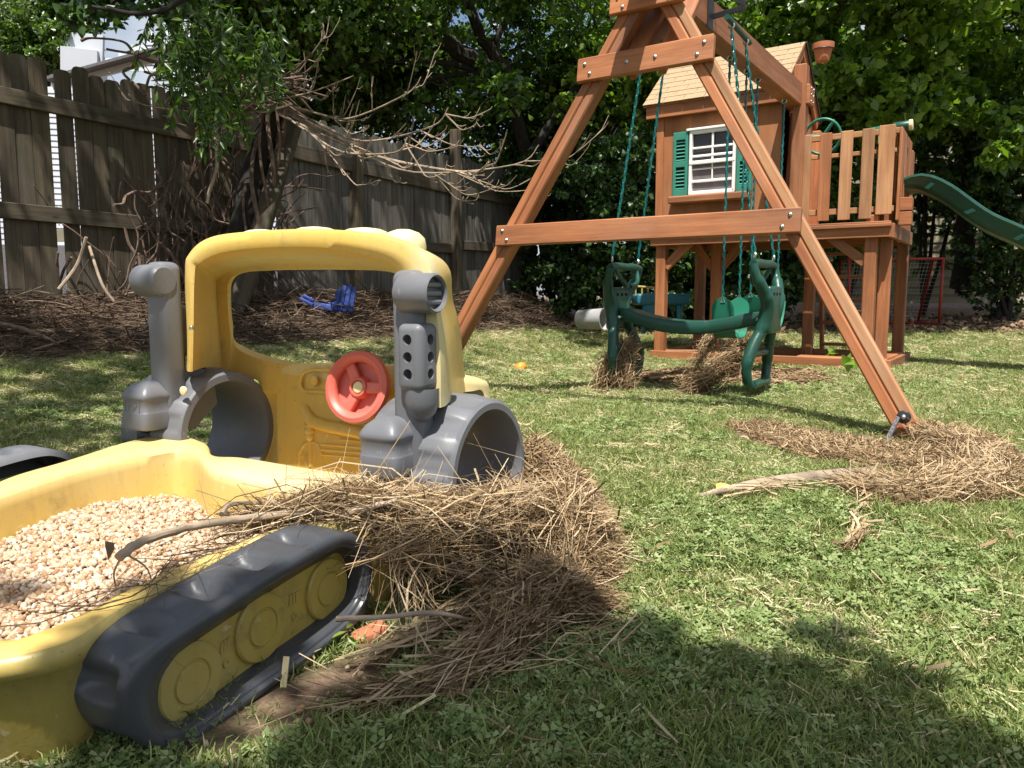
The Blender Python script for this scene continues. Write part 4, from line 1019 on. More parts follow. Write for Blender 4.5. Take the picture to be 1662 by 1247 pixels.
# ------------------------------------------------------------------ trees
LV = {'diamond': (np.array([[0, 0, 0], [.34, .42, .10], [0, 1, -.06], [-.34, .42, .10]]), np.array([[0, 1, 2], [0, 2, 3]])),
      'heart': (np.array([[0, .03, 0], [.40, .10, .08], [.42, .42, .07], [0, 1.05, -.10], [-.42, .42, .07], [-.40, .10, .08]]), np.array([[0, 1, 2], [0, 2, 3], [0, 3, 4], [0, 4, 5]])),
      'long': (np.array([[0, 0, 0], [.15, .35, .04], [.10, .72, 0], [0, 1, -.10], [-.10, .72, 0], [-.15, .35, .04]]), np.array([[0, 1, 2], [0, 2, 3], [0, 3, 4], [0, 4, 5]]))}
def leaf_geo(P, size, shape='diamond', up=.6, hang=.5, tint=None):
    n = len(P); lv, lf = LV[shape]
    zd = nrmz(rng.normal(size=(n, 3))+np.array([0, -.25, up])); yd = rng.normal(size=(n, 3)); yd[:, 2] -= hang; yd = yd-zd*(yd*zd).sum(1)[:, None]; yd = nrmz(yd); xd = np.cross(yd, zd)
    V = P[:, None]+size[:, None, None]*(lv[None, :, :1]*xd[:, None]+lv[None, :, 1:2]*yd[:, None]+lv[None, :, 2:]*zd[:, None])
    F = (lf[None]+(np.arange(n)*len(lv))[:, None, None]).reshape(-1, 3)
    t = rng.random(n) if tint is None else tint
    return V.reshape(-1, 3), F, np.repeat(t, len(lv))
def clump_pts(c, r, n, shell=.55):
    """leaf positions gathered in twig-sized sprays through an ellipsoid"""
    m = max(3, n//16)
    q = nrmz(rng.normal(size=(m, 3)))*(shell+(1-shell)*rng.random((m, 1)))*(.75+.5*rng.random((m, 1)))
    q = q[rng.integers(0, m, n)] + rng.normal(size=(n, 3))*.085
    return np.array(c)[None]+q*np.array(r)[None]
def limb(mb, pts, r0, r1, n=8):
    P = catmull(pts, 5); k = len(P); P = P+np.random.default_rng(k).normal(size=P.shape)*r0*.12
    mb.tube(P, [r0+(r1-r0)*i/(k-1) for i in range(k)], n)
def tree(name, label, base, trunk, limbs, clumps, size, mat, shape='diamond', rt=.16, cat='tree', bark='bark', group=None, up=.6, hang=.5, auto=True):
    """trunk: point list, limbs: [(points, r0, r1)], clumps: [(centre, radii, count)]"""
    r = thing(name, label, cat, tuple(base), group)
    if trunk:
        mb = MB(); limb(mb, trunk, rt, rt*.45, 12); mb.build('trunk', bark, r)
    for pts, a, b in limbs:
        mb = MB(); limb(mb, pts, a, b); mb.build('limb', bark, r)
    parts = []
    tmb = MB()
    for c, rad, n in clumps:
        P = clump_pts(c, rad, n); parts.append(leaf_geo(P, size*(.55+.8*rng.random(n)), shape, up, hang))
        if auto:
            for _ in range(5):
                a = Vector(c)+Vector([random.uniform(-.3, .3)*k for k in rad]); b = Vector(c)+Vector([random.uniform(-1, 1)*k for k in rad])
                tmb.tube([a, a.lerp(b, .5)+Vector((0, 0, random.uniform(-.1, .1))), b], [.018, .012, .004], 5)
    if tmb.v: tagp(tmb.build('twig', bark, r), kind='stuff')
    if parts:
        V, F, t = join(parts); put('crown', fast_mesh('crown', V, F, t), mat, r)
    return r
def A(px, py, D): return tuple(at(px, py, D))
def gz_(x, y): return float(terrain(x, y))
def cloud(n, x0, x1, y0, y1, d0, d1, rr, cnt):
    """clump list spread over a block of the view, each at its own depth"""
    out = []
    for _ in range(n):
        D = random.uniform(d0, d1); c = at(random.uniform(x0, x1), random.uniform(y0, y1), D)
        k = random.uniform(.7, 1.25); out.append((tuple(c), (rr*k*1.15, rr*k, rr*k*.75), cnt))
    return out
# big spreading tree behind the middle of the fence
b_ = A(905, 470, 12.6)
tree('spreading_tree', 'large shaded tree behind the middle fence with dark forking limbs and dense crown', b_,
     [b_, A(880, 330, 12.0), A(830, 150, 11.2)],
     [([A(835, 165, 11.2), A(770, 95, 10.9), A(650, 30, 10.5), A(560, -20, 10.2)], .15, .06), ([A(832, 150, 11.2), A(815, 105, 11.2), A(775, 50, 11.2), A(752, -20, 11.2)], .12, .06),
      ([A(826, 140, 11.3), A(740, 105, 10.8), A(640, 98, 10.4), A(560, 110, 10.0)], .06, .02), ([A(855, 260, 11.4), A(930, 150, 11.5), A(1000, 50, 11.7)], .08, .03),
      ([A(790, 120, 11.1), A(690, 130, 10.6), A(600, 190, 10.2)], .04, .015), ([A(800, 75, 11.2), A(830, 20, 11.2), A(870, -30, 11.3)], .05, .03)],
     cloud(34, 560, 960, 20, 330, 12.3, 14.5, .75, 800)+cloud(12, 380, 640, -60, 170, 10.4, 12.0, .7, 700)+cloud(18, 560, 930, -60, 120, 11.6, 13.2, .7, 750)+cloud(9, 420, 1000, -380, -110, 9.0, 12.5, 1.1, 900)+cloud(10, 820, 1010, 90, 300, 12, 13.5, .6, 700)+cloud(14, 540, 900, -60, 170, 9.6, 10.4, .42, 260),
     .105, 'leaf')
b_ = A(330, 470, 12.5)
tree('leafy_tree', 'leafy tree behind the vine-covered fence, its dark crown above the dead branches', b_,
     [b_, A(345, 250, 12.4), A(380, 60, 12)], [([A(380, 60, 12), A(450, 20, 12), A(540, -60, 12)], .08, .03)],
     cloud(22, 350, 620, 10, 215, 11.3, 13.5, .7, 850)+cloud(12, 330, 640, -60, 60, 9.5, 11, .7, 850)+cloud(8, 300, 560, -330, -120, 8, 11, 1.1, 1100), .10, 'leaf')
b_ = A(1120, 470, 13.2)
tree('leafy_tree', 'leafy tree directly behind the playhouse roof and swing beam', b_,
     [b_, A(1130, 250, 13.1), A(1150, 40, 13)], [([A(1140, 120, 13), A(1220, 40, 13), A(1290, -40, 13)], .09, .03), ([A(1140, 120, 13), A(1040, 60, 13)], .07, .03)],
     cloud(32, 960, 1340, -40, 120, 10.8, 13.2, .65, 900)+cloud(12, 930, 1080, 100, 300, 11.5, 13, .6, 850)+cloud(6, 950, 1400, -380, -120, 9.5, 12.5, 1.0, 800), .09, 'leaf_light', 'heart')
b_ = A(1560, 470, 12.2)
tree('overhanging_tree', 'bright leafy tree with drooping sunlit branches above the green slide', b_,
     [b_, A(1575, 280, 12.1), A(1570, 40, 12)], [([A(1572, 140, 12), A(1460, 60, 11.6), A(1360, 70, 11.2)], .05, .015), ([A(1572, 60, 12), A(1660, -20, 12)], .08, .04), ([A(1572, 140, 12), A(1490, 130, 11), A(1400, 160, 10.8)], .03, .01)],
     cloud(36, 1310, 1700, -40, 190, 9.6, 11.6, .42, 420)+cloud(14, 1300, 1460, 120, 210, 10.2, 11.6, .34, 300)+cloud(8, 1560, 1700, 150, 250, 9.8, 11, .35, 300)+cloud(5, 1300, 1800, -380, -120, 9.5, 12, 1.0, 900)+cloud(12, 1400, 1760, -190, -30, 8.6, 9.3, .5, 420)+cloud(16, 1290, 1700, -60, 120, 11.8, 13, .7, 800), .105, 'leaf_light', 'heart')
# dark understory
def shrub(label, x0, x1, y0, y1, d0, d1, n, cnt, size=.08, mat='leaf_dark', rr=.45, shape='diamond', group='bushes along the back of the yard', name='bush'):
    cx_, D = (x0+x1)/2, (d0+d1)/2; b = A(cx_, 480, D); b = (b[0], b[1], gz_(b[0], b[1]))
    st = []
    for k in range(4): st.append(([b, A(random.uniform(x0, x1), (y0+y1)/2, D), A(random.uniform(x0, x1), y0, D)], .035, .01))
    return tree(name, label, b, None, st, cloud(n, x0, x1, y0, y1, d0, d1, rr, cnt), size, mat, shape, cat='bush', group=group, auto=False)
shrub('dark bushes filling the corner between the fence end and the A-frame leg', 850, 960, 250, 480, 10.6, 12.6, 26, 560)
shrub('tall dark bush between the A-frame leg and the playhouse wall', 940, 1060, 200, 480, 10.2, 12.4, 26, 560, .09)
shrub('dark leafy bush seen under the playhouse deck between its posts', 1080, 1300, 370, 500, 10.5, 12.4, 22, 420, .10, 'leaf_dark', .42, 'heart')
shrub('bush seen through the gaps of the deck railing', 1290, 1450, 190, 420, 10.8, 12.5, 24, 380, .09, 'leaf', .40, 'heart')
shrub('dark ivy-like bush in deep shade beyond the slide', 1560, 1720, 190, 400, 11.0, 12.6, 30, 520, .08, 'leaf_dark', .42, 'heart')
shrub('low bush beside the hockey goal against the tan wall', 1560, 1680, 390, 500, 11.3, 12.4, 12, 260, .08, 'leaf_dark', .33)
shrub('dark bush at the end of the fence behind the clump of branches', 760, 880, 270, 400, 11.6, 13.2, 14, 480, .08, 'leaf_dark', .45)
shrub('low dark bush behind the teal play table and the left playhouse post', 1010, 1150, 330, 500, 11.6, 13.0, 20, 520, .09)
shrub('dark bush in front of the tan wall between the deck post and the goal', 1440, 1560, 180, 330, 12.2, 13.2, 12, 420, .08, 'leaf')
# ivy over the tan wall
Pv = []
for _ in range(110):
    c = at(random.uniform(1440, 1700), random.uniform(130, 430), 13.2); Pv.append(leaf_geo(clump_pts(c, (.30, .10, .30), 60), .075*(.6+.8*rng.random(60)), 'heart'))
V, F, t = join(Pv); iv_ = put('ivy', fast_mesh('ivy', V, F, t), 'leaf', None); tagp(iv_, 'ivy leaves climbing over the shaded tan house wall', 'ivy', kind='stuff')
# conifer-like lit tree at far left
b_ = A(30, 470, 17)
tree('feathery_tree', 'sunlit yellow-green feathery tree beyond the fence at the left edge', b_, [b_, A(30, 200, 17), A(25, -60, 17)], [([A(28, 100, 17), A(90, 40, 17)], .05, .02)],
     cloud(30, -60, 118, -60, 105, 15.5, 18, .7, 800), .11, 'conifer', 'long')
b_ = A(62, 470, 16)
tree('leafy_tree', 'dark green tree between the feathery tree and the white chimney', b_, [b_, A(70, 200, 16), A(80, 40, 16)], [], cloud(12, 40, 108, 25, 120, 15, 16, .5, 700)+cloud(8, 90, 125, -40, 60, 15, 16, .4, 600), .10, 'leaf')
# near bough hanging over the fence at upper left: drooping sprays of long leaves
hb = thing('hanging_bough', 'near drooping bough with long glossy leaves hanging over the dark fence', 'tree branch', A(330, -60, 5.2))
mb = MB(); limb(mb, [A(520, -260, 5.6), A(420, -110, 5.4), A(340, -30, 5.2), A(250, 20, 5.1), A(150, 10, 5)], .035, .010); mb.build('branch', 'bark', hb)
parts = []; tw = MB()
def spray(p, d, L, nl, sz, shape='long'):
    p = Vector(p); d = Vector(d).normalized(); q = [p, p+d*L*.5+Vector((0, 0, -.02)), p+d*L+Vector((0, 0, -.12*L*3))]
    C_ = catmull(q, 4); tw.tube(C_, [.0028]*len(C_), 5)
    t = np.linspace(.1, 1, nl)*(len(C_)-1); idx = t.astype(int).clip(0, len(C_)-2); fr = (t-idx)[:, None]
    P = C_[idx]*(1-fr)+C_[idx+1]*fr
    return leaf_geo(P, sz*(.7+.5*rng.random(nl)), shape, up=.3, hang=1.4)
hangs = [(272, 60, 75), (300, 90, 60), (330, 70, 80), (355, 110, 60), (385, 90, 90), (410, 60, 80), (290, 30, 50), (318, 20, 50), (350, 30, 60), (380, 20, 60), (430, 30, 70), (446, 60, 60), (300, 130, 40), (340, 150, 30), (375, 150, 40), (260, 20, 40)]
for x, y, l in hangs:
    for k in range(4):
        D = random.uniform(4.9, 5.6); p = at(x+random.uniform(-18, 18), y+random.uniform(-30, 15), D)
        parts.append(spray(p, (random.uniform(-.5, .5), random.uniform(-.4, .4), -1), .30, 24, .085))
V, F, t = join(parts); put('leaves', fast_mesh('leaves', V, F, t), 'leaf', hb); tagp(tw.build('twig', 'bark', hb), kind='stuff')
hb = thing('heart_leaf_bough', 'dark bough of broad round leaves along the top edge left of the hanging bough', 'tree branch', A(180, -60, 5.6))
mb = MB(); limb(mb, [A(330, -160, 5.9), A(240, -50, 5.7), A(180, 5, 5.6), A(140, 40, 5.6)], .03, .008); mb.build('branch', 'bark', hb); parts = []
for _ in range(60):
    x = random.uniform(130, 330); y = random.uniform(-50, 15+18*math.sin(x*.05)); c = at(x, y, random.uniform(5.3, 6.1)); parts.append(leaf_geo(clump_pts(c, (.16, .16, .12), 16), .07*(.8+.4*rng.random(16)), 'heart', up=.2, hang=1.0))
for x, y in ((131, 52), (152, 55), (150, 30), (172, 40), (185, 32), (199, 28), (243, 58), (250, 40), (232, 60), (210, 20), (160, 15)):
    parts.append(leaf_geo(np.array([A(x, y-6, 5.6)]*2)+rng.normal(size=(2, 3))*.01, np.array([.065, .06]), 'heart', up=0, hang=1.5))
V, F, t = join(parts); put('leaves', fast_mesh('leaves', V, F, t), 'leaf_dark', hb)
# overhead crown whose shade dapples the fence, and a tree behind the viewer that shades the near corner
cl_ = []
for _ in range(46):
    x = random.uniform(-7.5, .4); y = random.uniform(1.6, 8.0); z = random.uniform(6.2, 7.8)
    if (z-CAMH)/y < .62 or (x > -1.1 and y < 5.6): continue
    cl_.append(((x, y, z), (.8, .8, .35), 330))
for _ in range(34):
    x = random.uniform(-5.5, -1.5); y = random.uniform(-.6, 2.4); cl_.append(((x, y, random.uniform(5.2, 6.5)), (.6, .6, .3), 260))
tree('shade_tree', 'tall tree reaching over the left fence whose leaves dapple the boards with shade', (-6.5, 2.5, 0), [(-6.5, 2.5, -.1), (-6.4, 2.7, 3), (-5.8, 3.2, 6.4)], [([(-6.1, 3, 5), (-4, 4, 6.6), (-1.5, 5, 7.2)], .1, .04), ([(-6.1, 3, 5.2), (-5, 6, 6.8)], .08, .03)], cl_, .13, 'leaf', rt=.22, auto=False)
cl_ = []
# outline of the shaded corner on the ground, west to east
SB = [(-2.0, .93), (-.62, .97), (-.40, 1.25), (-.12, 1.55), (.16, 1.62), (.42, 1.48), (.60, 1.26), (.74, .98), (.92, .72), (1.3, .3)]
for _ in range(250):
    x = random.uniform(-1.6, 1.15); yb = float(np.interp(x, [p[0] for p in SB], [p[1] for p in SB])); y = yb-.20-random.random()**1.2*(yb+.75); z = random.uniform(3.4, 4.6)
    cl_.append(((x-SHX*z, y-SHY*z, z), (.24, .22, .16), 240))
for x, y in ((-1.15, 1.35), (-.95, 1.32), (-.72, 1.28)):
    z = 4.2; cl_.append(((x-SHX*z, y-SHY*z, z), (.16, .08, .10), 45))
tree('garden_tree', 'garden tree whose crown shades the near corner of the lawn', (1.2, -3.4, 0), [(1.2, -3.4, -.1), (1.0, -3.1, 2), (.6, -2.6, 4)], [([(.8, -2.8, 3), (.2, -1.8, 3.8), (-.4, -1.0, 4.2)], .06, .02), ([(.8, -2.8, 3), (1.0, -1.6, 4.0)], .05, .02)], cl_, .075, 'leaf', rt=.13, auto=False)
# ------------------------------------------------------------------ lawn
def tuft_mesh(kind, n, rad, h):
    P = np.zeros((n, 3)); a = rng.random(n)*6.283; r_ = rad*np.sqrt(rng.random(n)); P[:, 0] = r_*np.cos(a); P[:, 1] = r_*np.sin(a)
    if kind == 'blade':
        lean = rng.normal(size=(n, 3))*.75; lean[:, 2] = 1; L = h*(.5+.7*rng.random(n)); D = nrmz(lean); P = P+D*L[:, None]/2
        V, F, t = strands(P, D, L, .0018+.0015*rng.random(n), .9, 3, np.clip(rng.normal(.42, .2, n), 0, .82))
        V[:, 2] = np.maximum(V[:, 2], -.004)
        return fast_mesh('blade_tuft', V, F, t)
    if kind == 'dry':
        lean = rng.normal(size=(n, 3)); lean[:, 2] = np.abs(lean[:, 2])*.25; L = h*(.6+1.2*rng.random(n)); P[:, 2] = .004+.014*rng.random(n)
        V, F, t = strands(P, lean, L, .002+.0016*rng.random(n), .5, 3, .80+.2*rng.random(n)); V[:, 2] = np.maximum(V[:, 2], 0)
        return fast_mesh('dry_tuft', V, F, t)
    if kind == 'clover':
        Vs, Fs, Ts = [], [], []; o = 0
        for i in range(n):
            c = P[i].copy(); c[2] = .008+h*rng.random(); s = .0038+.0042*rng.random(); tt = rng.random(); tl = rng.normal(size=2)*.35; a0 = rng.random()*6.28
            for k in range(3):
                a_ = a0+k*2.094; q = []
                for rr, da in ((.1, 0), (.75, -.62), (1.55, -.42), (1.45, 0), (1.55, .42), (.75, .62)):
                    x, y = rr*math.cos(a_+da)*s, rr*math.sin(a_+da)*s; q.append((c[0]+x, c[1]+y, c[2]+x*tl[0]+y*tl[1]+(.12*s if da else 0)))
                Vs += q; Fs += [(o, o+1, o+2), (o, o+2, o+3), (o, o+3, o+4), (o, o+4, o+5)]; Ts += [tt]*6; o += 6
        return fast_mesh('clover_tuft', np.array(Vs), np.array(Fs), Ts)
protos = []
def proto(kind, mat, *a):
    me = tuft_mesh(kind, *a); me.materials.append(M[mat]); o = bpy.data.objects.new(me.name, me); protos.append(o)
for _ in range(5): proto('blade', 'grass', 34, .045, .034)
for _ in range(2): proto('blade', 'grass', 14, .03, .058)
for _ in range(4): proto('clover', 'clover', 24, .045, .022)
for _ in range(3): proto('dry', 'grass', 16, .05, .045)
srcc = bpy.data.collections.new('lawn_pieces')
for i, o in enumerate(protos): o.name = 'p%02d' % i; srcc.objects.link(o)
def scatter(name, P, idx, scl, label, rotz=None):
    me = bpy.data.meshes.new(name); me.vertices.add(len(P)); me.vertices.foreach_set('co', np.asarray(P, np.float32).ravel())
    a = me.attributes.new('idx', 'INT', 'POINT'); a.data.foreach_set('value', idx.astype(np.int32))
    a = me.attributes.new('scl', 'FLOAT', 'POINT'); a.data.foreach_set('value', scl.astype(np.float32))
    a = me.attributes.new('rot', 'FLOAT_VECTOR', 'POINT'); R = np.zeros((len(P), 3), np.float32); R[:, 2] = rng.random(len(P))*6.283; R[:, :2] = rng.normal(size=(len(P), 2))*.08; a.data.foreach_set('vector', R.ravel())
    o = bpy.data.objects.new(name, me); C.objects.link(o); tagp(o, label, 'grass', kind='stuff')
    ng = bpy.data.node_groups.new(name, 'GeometryNodeTree'); ng.interface.new_socket('Geometry', in_out='INPUT', socket_type='NodeSocketGeometry'); ng.interface.new_socket('Geometry', in_out='OUTPUT', socket_type='NodeSocketGeometry')
    gi, go = ng.nodes.new('NodeGroupInput'), ng.nodes.new('NodeGroupOutput'); ip = ng.nodes.new('GeometryNodeInstanceOnPoints'); ci = ng.nodes.new('GeometryNodeCollectionInfo'); ci.inputs[0].default_value = srcc
    ci.inputs['Separate Children'].default_value = True; ci.inputs['Reset Children'].default_value = True; ip.inputs['Pick Instance'].default_value = True
    def attr(n, ty):
        x = ng.nodes.new('GeometryNodeInputNamedAttribute'); x.data_type = ty; x.inputs[0].default_value = n; return x.outputs[0]
    mp = ng.nodes.new('GeometryNodeMeshToPoints'); ng.links.new(gi.outputs[0], mp.inputs[0]); ng.links.new(mp.outputs[0], ip.inputs['Points'])
    ng.links.new(ci.outputs[0], ip.inputs['Instance']); ng.links.new(attr('idx', 'INT'), ip.inputs['Instance Index']); ng.links.new(attr('scl', 'FLOAT'), ip.inputs['Scale']); ng.links.new(attr('rot', 'FLOAT_VECTOR'), ip.inputs['Rotation'])
    ng.links.new(ip.outputs[0], go.inputs[0]); md = o.modifiers.new('g', 'NODES'); md.node_group = ng; return o
def vnoise(x, y, s, seed=0):
    r_ = np.random.default_rng(seed); G = r_.random((64, 64)); X = (x*s) % 64; Y = (y*s) % 64; i, j = X.astype(int) % 64, Y.astype(int) % 64; fx, fy = X-np.floor(X), Y-np.floor(Y); fx = fx*fx*(3-2*fx); fy = fy*fy*(3-2*fy); i2, j2 = (i+1) % 64, (j+1) % 64
    return (G[i, j]*(1-fx)+G[i2, j]*fx)*(1-fy)+(G[i, j2]*(1-fx)+G[i2, j2]*fx)*fy
BW = [(p.x, p.y) for p in shrink(O, .93)]
Ps, Is, Ss = [], [], []
for y0, y1, dens in ((.55, 1.7, 3000), (1.7, 3.0, 2200), (3.0, 5.0, 1150), (5.0, 8.0, 560), (8.0, 12.0, 300)):
    hw = .80*y1+1.0; n = int((y1-y0)*2*hw*dens); x = rng.uniform(-hw, hw, n); y = rng.uniform(y0, y1, n)
    k = np.abs(x) < .80*y+.95; x, y = x[k], y[k]
    b_ = bare(x, y); keep = rng.random(len(x)) > np.clip(b_*1.05-.03, 0, .985); keep &= ~in_poly(x, y, BW)
    x, y = x[keep], y[keep]; n = len(x)
    cn = vnoise(x, y, 2.2, 1)*.6+vnoise(x, y, 5.5, 2)*.4; dn = vnoise(x, y, 1.3, 3)*.5+vnoise(x, y, 6, 4)*.5
    u = rng.random(n); near = np.clip((2.6-y)/1.4, 0, 1)
    pc = np.clip((cn-.56)*2.2, 0, .32)+near*.08; pd = np.clip((dn-.45)*1.3, .10, .42)*(1-.25*near)+np.clip((y-3.5)/10, 0, .25)
    idx = np.where(u < pc, 7+rng.integers(0, 4, n), np.where(u < pc+pd, 11+rng.integers(0, 3, n), np.where(rng.random(n) < .12, 5+rng.integers(0, 2, n), rng.integers(0, 5, n))))
    sc_ = (.62+.55*rng.random(n))*(1+.25*(y0 > 4)+.35*(y0 > 7.9))*(1-.35*b_[keep])
    Ps.append(np.stack([x, y, terrain(x, y)-.002], 1)); Is.append(idx); Ss.append(sc_)
scatter('lawn_grass', np.vstack(Ps), np.concatenate(Is), np.concatenate(Ss), 'short summer lawn of grass, clover and dry stems')
# pebbles and soil strip beside the track
n = 60; t = rng.random(n); p = np.stack([-.44+.42*t+rng.normal(size=n)*.03, .99+.45*t+rng.normal(size=n)*.03, np.full(n, .004)], 1)
v, f, tt = stones(p, .004+.006*rng.random(n)**2); o = put('scattered_pebbles', fast_mesh('scattered_pebbles', v, f, tt), 'pebble'); tagp(o, 'spilt tan pebbles in the bare soil along the dark track', 'pebbles', kind='stuff')

# loose long dead blades and a few broad dry leaves lying on the turf
n = 300; x = rng.uniform(-.2, 3.2, n); y = rng.uniform(.9, 4.2, n); D = rng.normal(size=(n, 3)); D[:, 2] *= .08
V, F, t = strands(np.stack([x, y, terrain(x, y)+.026+.012*rng.random(n)], 1), D, .05+.12*rng.random(n)**2, .002+.007*rng.random(n)**3, .5, 4, .3+.7*rng.random(n))
o = put('dead_blades', fast_mesh('dead_blades', V, F, t), 'straw'); tagp(o, 'loose dead grass blades and dry leaf strips scattered over the lawn', 'dead grass', kind='stuff')
# ------------------------------------------------------------------ flood debris: straw, twigs, sticks
def flow(path, radii, n, L, Wd, spread=.35, flat=.8, align=1.0, curl=.4, seed=1, tint=(.5, .22), ground=True, up=0.0):
    """straw laid along a path, piled inside a tube of varying radius"""
    P = catmull(path, 10); k = len(P); rr = np.interp(np.linspace(0, 1, k), np.linspace(0, 1, len(radii)), radii)
    T = nrmz(np.gradient(P, axis=0)); i = rng.integers(0, k, n); w_ = rr[i]; sidev = nrmz(np.cross(T[i], [0, 0, 1])); a = rng.random(n)*6.283; q = np.sqrt(rng.random(n))**.6
    off = sidev*(np.cos(a)*q*w_)[:, None]; off[:, 2] += np.sin(a)*q*w_*flat
    C_ = P[i]+off; D = T[i]*align*np.where(rng.random((n, 1)) < .5, 1, -1)+rng.normal(size=(n, 3))*spread; D[:, 2] = D[:, 2]*.55+up
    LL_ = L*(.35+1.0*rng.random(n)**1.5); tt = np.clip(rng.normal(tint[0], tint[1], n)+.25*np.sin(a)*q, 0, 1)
    return strands(C_, D, LL_, Wd*(.5+1.0*rng.random(n)**2), curl, 4, tt, zmin=(lambda x, y: terrain(x, y)+.002) if ground else None)
def mound(path, radii, flat=.7, k=.72, nseg=14):
    """soft core under the straw"""
    P = catmull(path, 6); m = len(P); rr = np.interp(np.linspace(0, 1, m), np.linspace(0, 1, len(radii)), radii)*k
    T = nrmz(np.gradient(P, axis=0)); loops = []
    for i in range(m):
        s = nrmz(np.cross(T[i], [0, 0, 1])); lp = []
        for j in range(nseg):
            a = 2*math.pi*j/nseg; r_ = rr[i]*(1+.28*math.sin(a*3+i*1.7)+.15*random.uniform(-1, 1)); p = P[i]+s*math.cos(a)*r_; p[2] += math.sin(a)*r_*flat; lp.append(p)
        loops.append(lp)
    return loft(loops, caps=True)
def heap(name, label, cat, streams, mat='straw', cores=()):
    V, F, t = join(streams); o = put(name, fast_mesh(name, V, F, t), mat); tagp(o, label, cat, kind='stuff')
    for v, f in cores: obj('matted_core', v, f, 'mulch', o, True)
    return o
def a3(px, py, D): return tuple(at(px, py, D))
# main heap wrapped round the bulldozer's side
ridge = [a3(430, 842, 1.44), a3(560, 815, 1.50), a3(660, 832, 1.52), a3(760, 842, 1.56), a3(850, 838, 1.68), a3(925, 856, 1.84), a3(960, 895, 1.90)]
rr_ = [.008, .025, .035, .055, .085, .10, .08]
back = [a3(866, 735, 2.12), a3(898, 790, 2.05), a3(935, 840, 1.98), a3(965, 895, 1.93)]
drop = [a3(900, 830, 1.72), a3(905, 890, 1.64), a3(890, 935, 1.60)]
low = [a3(850, 890, 1.62), a3(930, 915, 1.70), a3(970, 930, 1.74)]
TH_ = dict(L=None)
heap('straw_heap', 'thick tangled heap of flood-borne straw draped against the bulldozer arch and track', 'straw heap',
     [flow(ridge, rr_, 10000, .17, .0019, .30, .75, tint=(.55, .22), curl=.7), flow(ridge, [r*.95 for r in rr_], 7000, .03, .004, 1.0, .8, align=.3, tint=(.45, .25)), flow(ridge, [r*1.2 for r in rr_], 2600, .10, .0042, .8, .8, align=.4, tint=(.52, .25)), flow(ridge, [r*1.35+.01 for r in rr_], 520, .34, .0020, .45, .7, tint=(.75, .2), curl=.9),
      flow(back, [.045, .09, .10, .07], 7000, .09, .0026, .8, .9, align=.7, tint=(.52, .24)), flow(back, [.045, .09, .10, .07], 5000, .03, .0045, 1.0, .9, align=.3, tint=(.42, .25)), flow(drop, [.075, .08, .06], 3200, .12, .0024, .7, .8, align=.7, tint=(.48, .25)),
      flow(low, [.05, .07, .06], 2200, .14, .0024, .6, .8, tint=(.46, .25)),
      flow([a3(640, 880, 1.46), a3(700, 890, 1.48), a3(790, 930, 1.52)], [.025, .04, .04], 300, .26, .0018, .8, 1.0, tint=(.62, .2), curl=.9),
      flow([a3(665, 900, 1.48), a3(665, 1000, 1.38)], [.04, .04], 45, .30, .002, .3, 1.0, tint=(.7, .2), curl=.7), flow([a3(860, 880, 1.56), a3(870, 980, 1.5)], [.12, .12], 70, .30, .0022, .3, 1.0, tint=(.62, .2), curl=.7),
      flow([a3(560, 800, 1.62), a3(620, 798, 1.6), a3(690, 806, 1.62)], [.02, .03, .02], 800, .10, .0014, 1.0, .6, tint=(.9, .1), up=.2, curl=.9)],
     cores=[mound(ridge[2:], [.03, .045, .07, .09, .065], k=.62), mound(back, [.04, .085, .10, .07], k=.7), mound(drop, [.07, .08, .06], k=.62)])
clump = [a3(965, 985, 1.50), a3(900, 955, 1.48), a3(850, 985, 1.40), a3(800, 1040, 1.29), a3(730, 1095, 1.21), a3(655, 1125, 1.17)]
heap('reed_clump', 'separate brown clump of matted reeds lying on the grass in front of the heap', 'reed clump',
     [flow(clump, [.025, .075, .062, .038, .018, .010], 5200, .18, .0021, .26, .65, tint=(.38, .2)), flow(clump[:4], [.025, .08, .065, .03], 2000, .10, .0028, .9, .8, align=.3, tint=(.33, .2)),
      flow(clump[2:], [.035, .035, .025, .015], 330, .24, .0030, .25, .4, tint=(.75, .15)), flow([a3(640, 1045, 1.32), a3(730, 1000, 1.40), a3(800, 960, 1.48)], [.012, .022, .02], 200, .18, .0045, .3, .6, tint=(.72, .15)),
      flow([a3(600, 1150, 1.14), a3(760, 1120, 1.18), a3(1000, 1010, 1.40)], [.03, .05, .03], 70, .34, .0022, .3, .2, tint=(.8, .15), curl=.6)],
     cores=[mound(clump[:4], [.025, .065, .055, .025], k=.7)])
# mat and ring of straw round the A-frame foot
gx0 = lambda px, py, z=0.03: tuple(onz(px, py, z))
foot = [gx0(1500, 700), gx0(1570, 720), gx0(1600, 760), gx0(1560, 790), gx0(1470, 800), gx0(1400, 790)]
mat_ = [gx0(1210, 690, .01), gx0(1300, 712, .01), gx0(1400, 735, .015), gx0(1500, 745, .02)]
heap('straw_mat', 'flattened brown straw and mulch washed round the near foot of the A-frame', 'straw mat',
     [flow(foot, [.07, .12, .13, .12, .10, .05], 6500, .20, .0030, .35, .45, tint=(.58, .2)), flow(foot, [.10, .15, .16, .15, .12, .08], 2600, .14, .003, 1.0, .35, align=.3, tint=(.6, .2)),
      flow(mat_, [.12, .20, .26, .24], 8000, .10, .0032, .9, .10, align=.9, tint=(.5, .2)), flow([gx0(1440, 800), gx0(1300, 790), gx0(1200, 800)], [.02, .03, .02], 70, .35, .003, .2, .5, tint=(.85, .1)), flow([gx0(1400, 790), gx0(1395, 850), gx0(1380, 880)], [.03, .02, .01], 120, .14, .005, .3, .5, tint=(.7, .1))],
     cores=[mound(foot, [.05, .09, .10, .09, .08, .03], flat=.5, k=.8)])
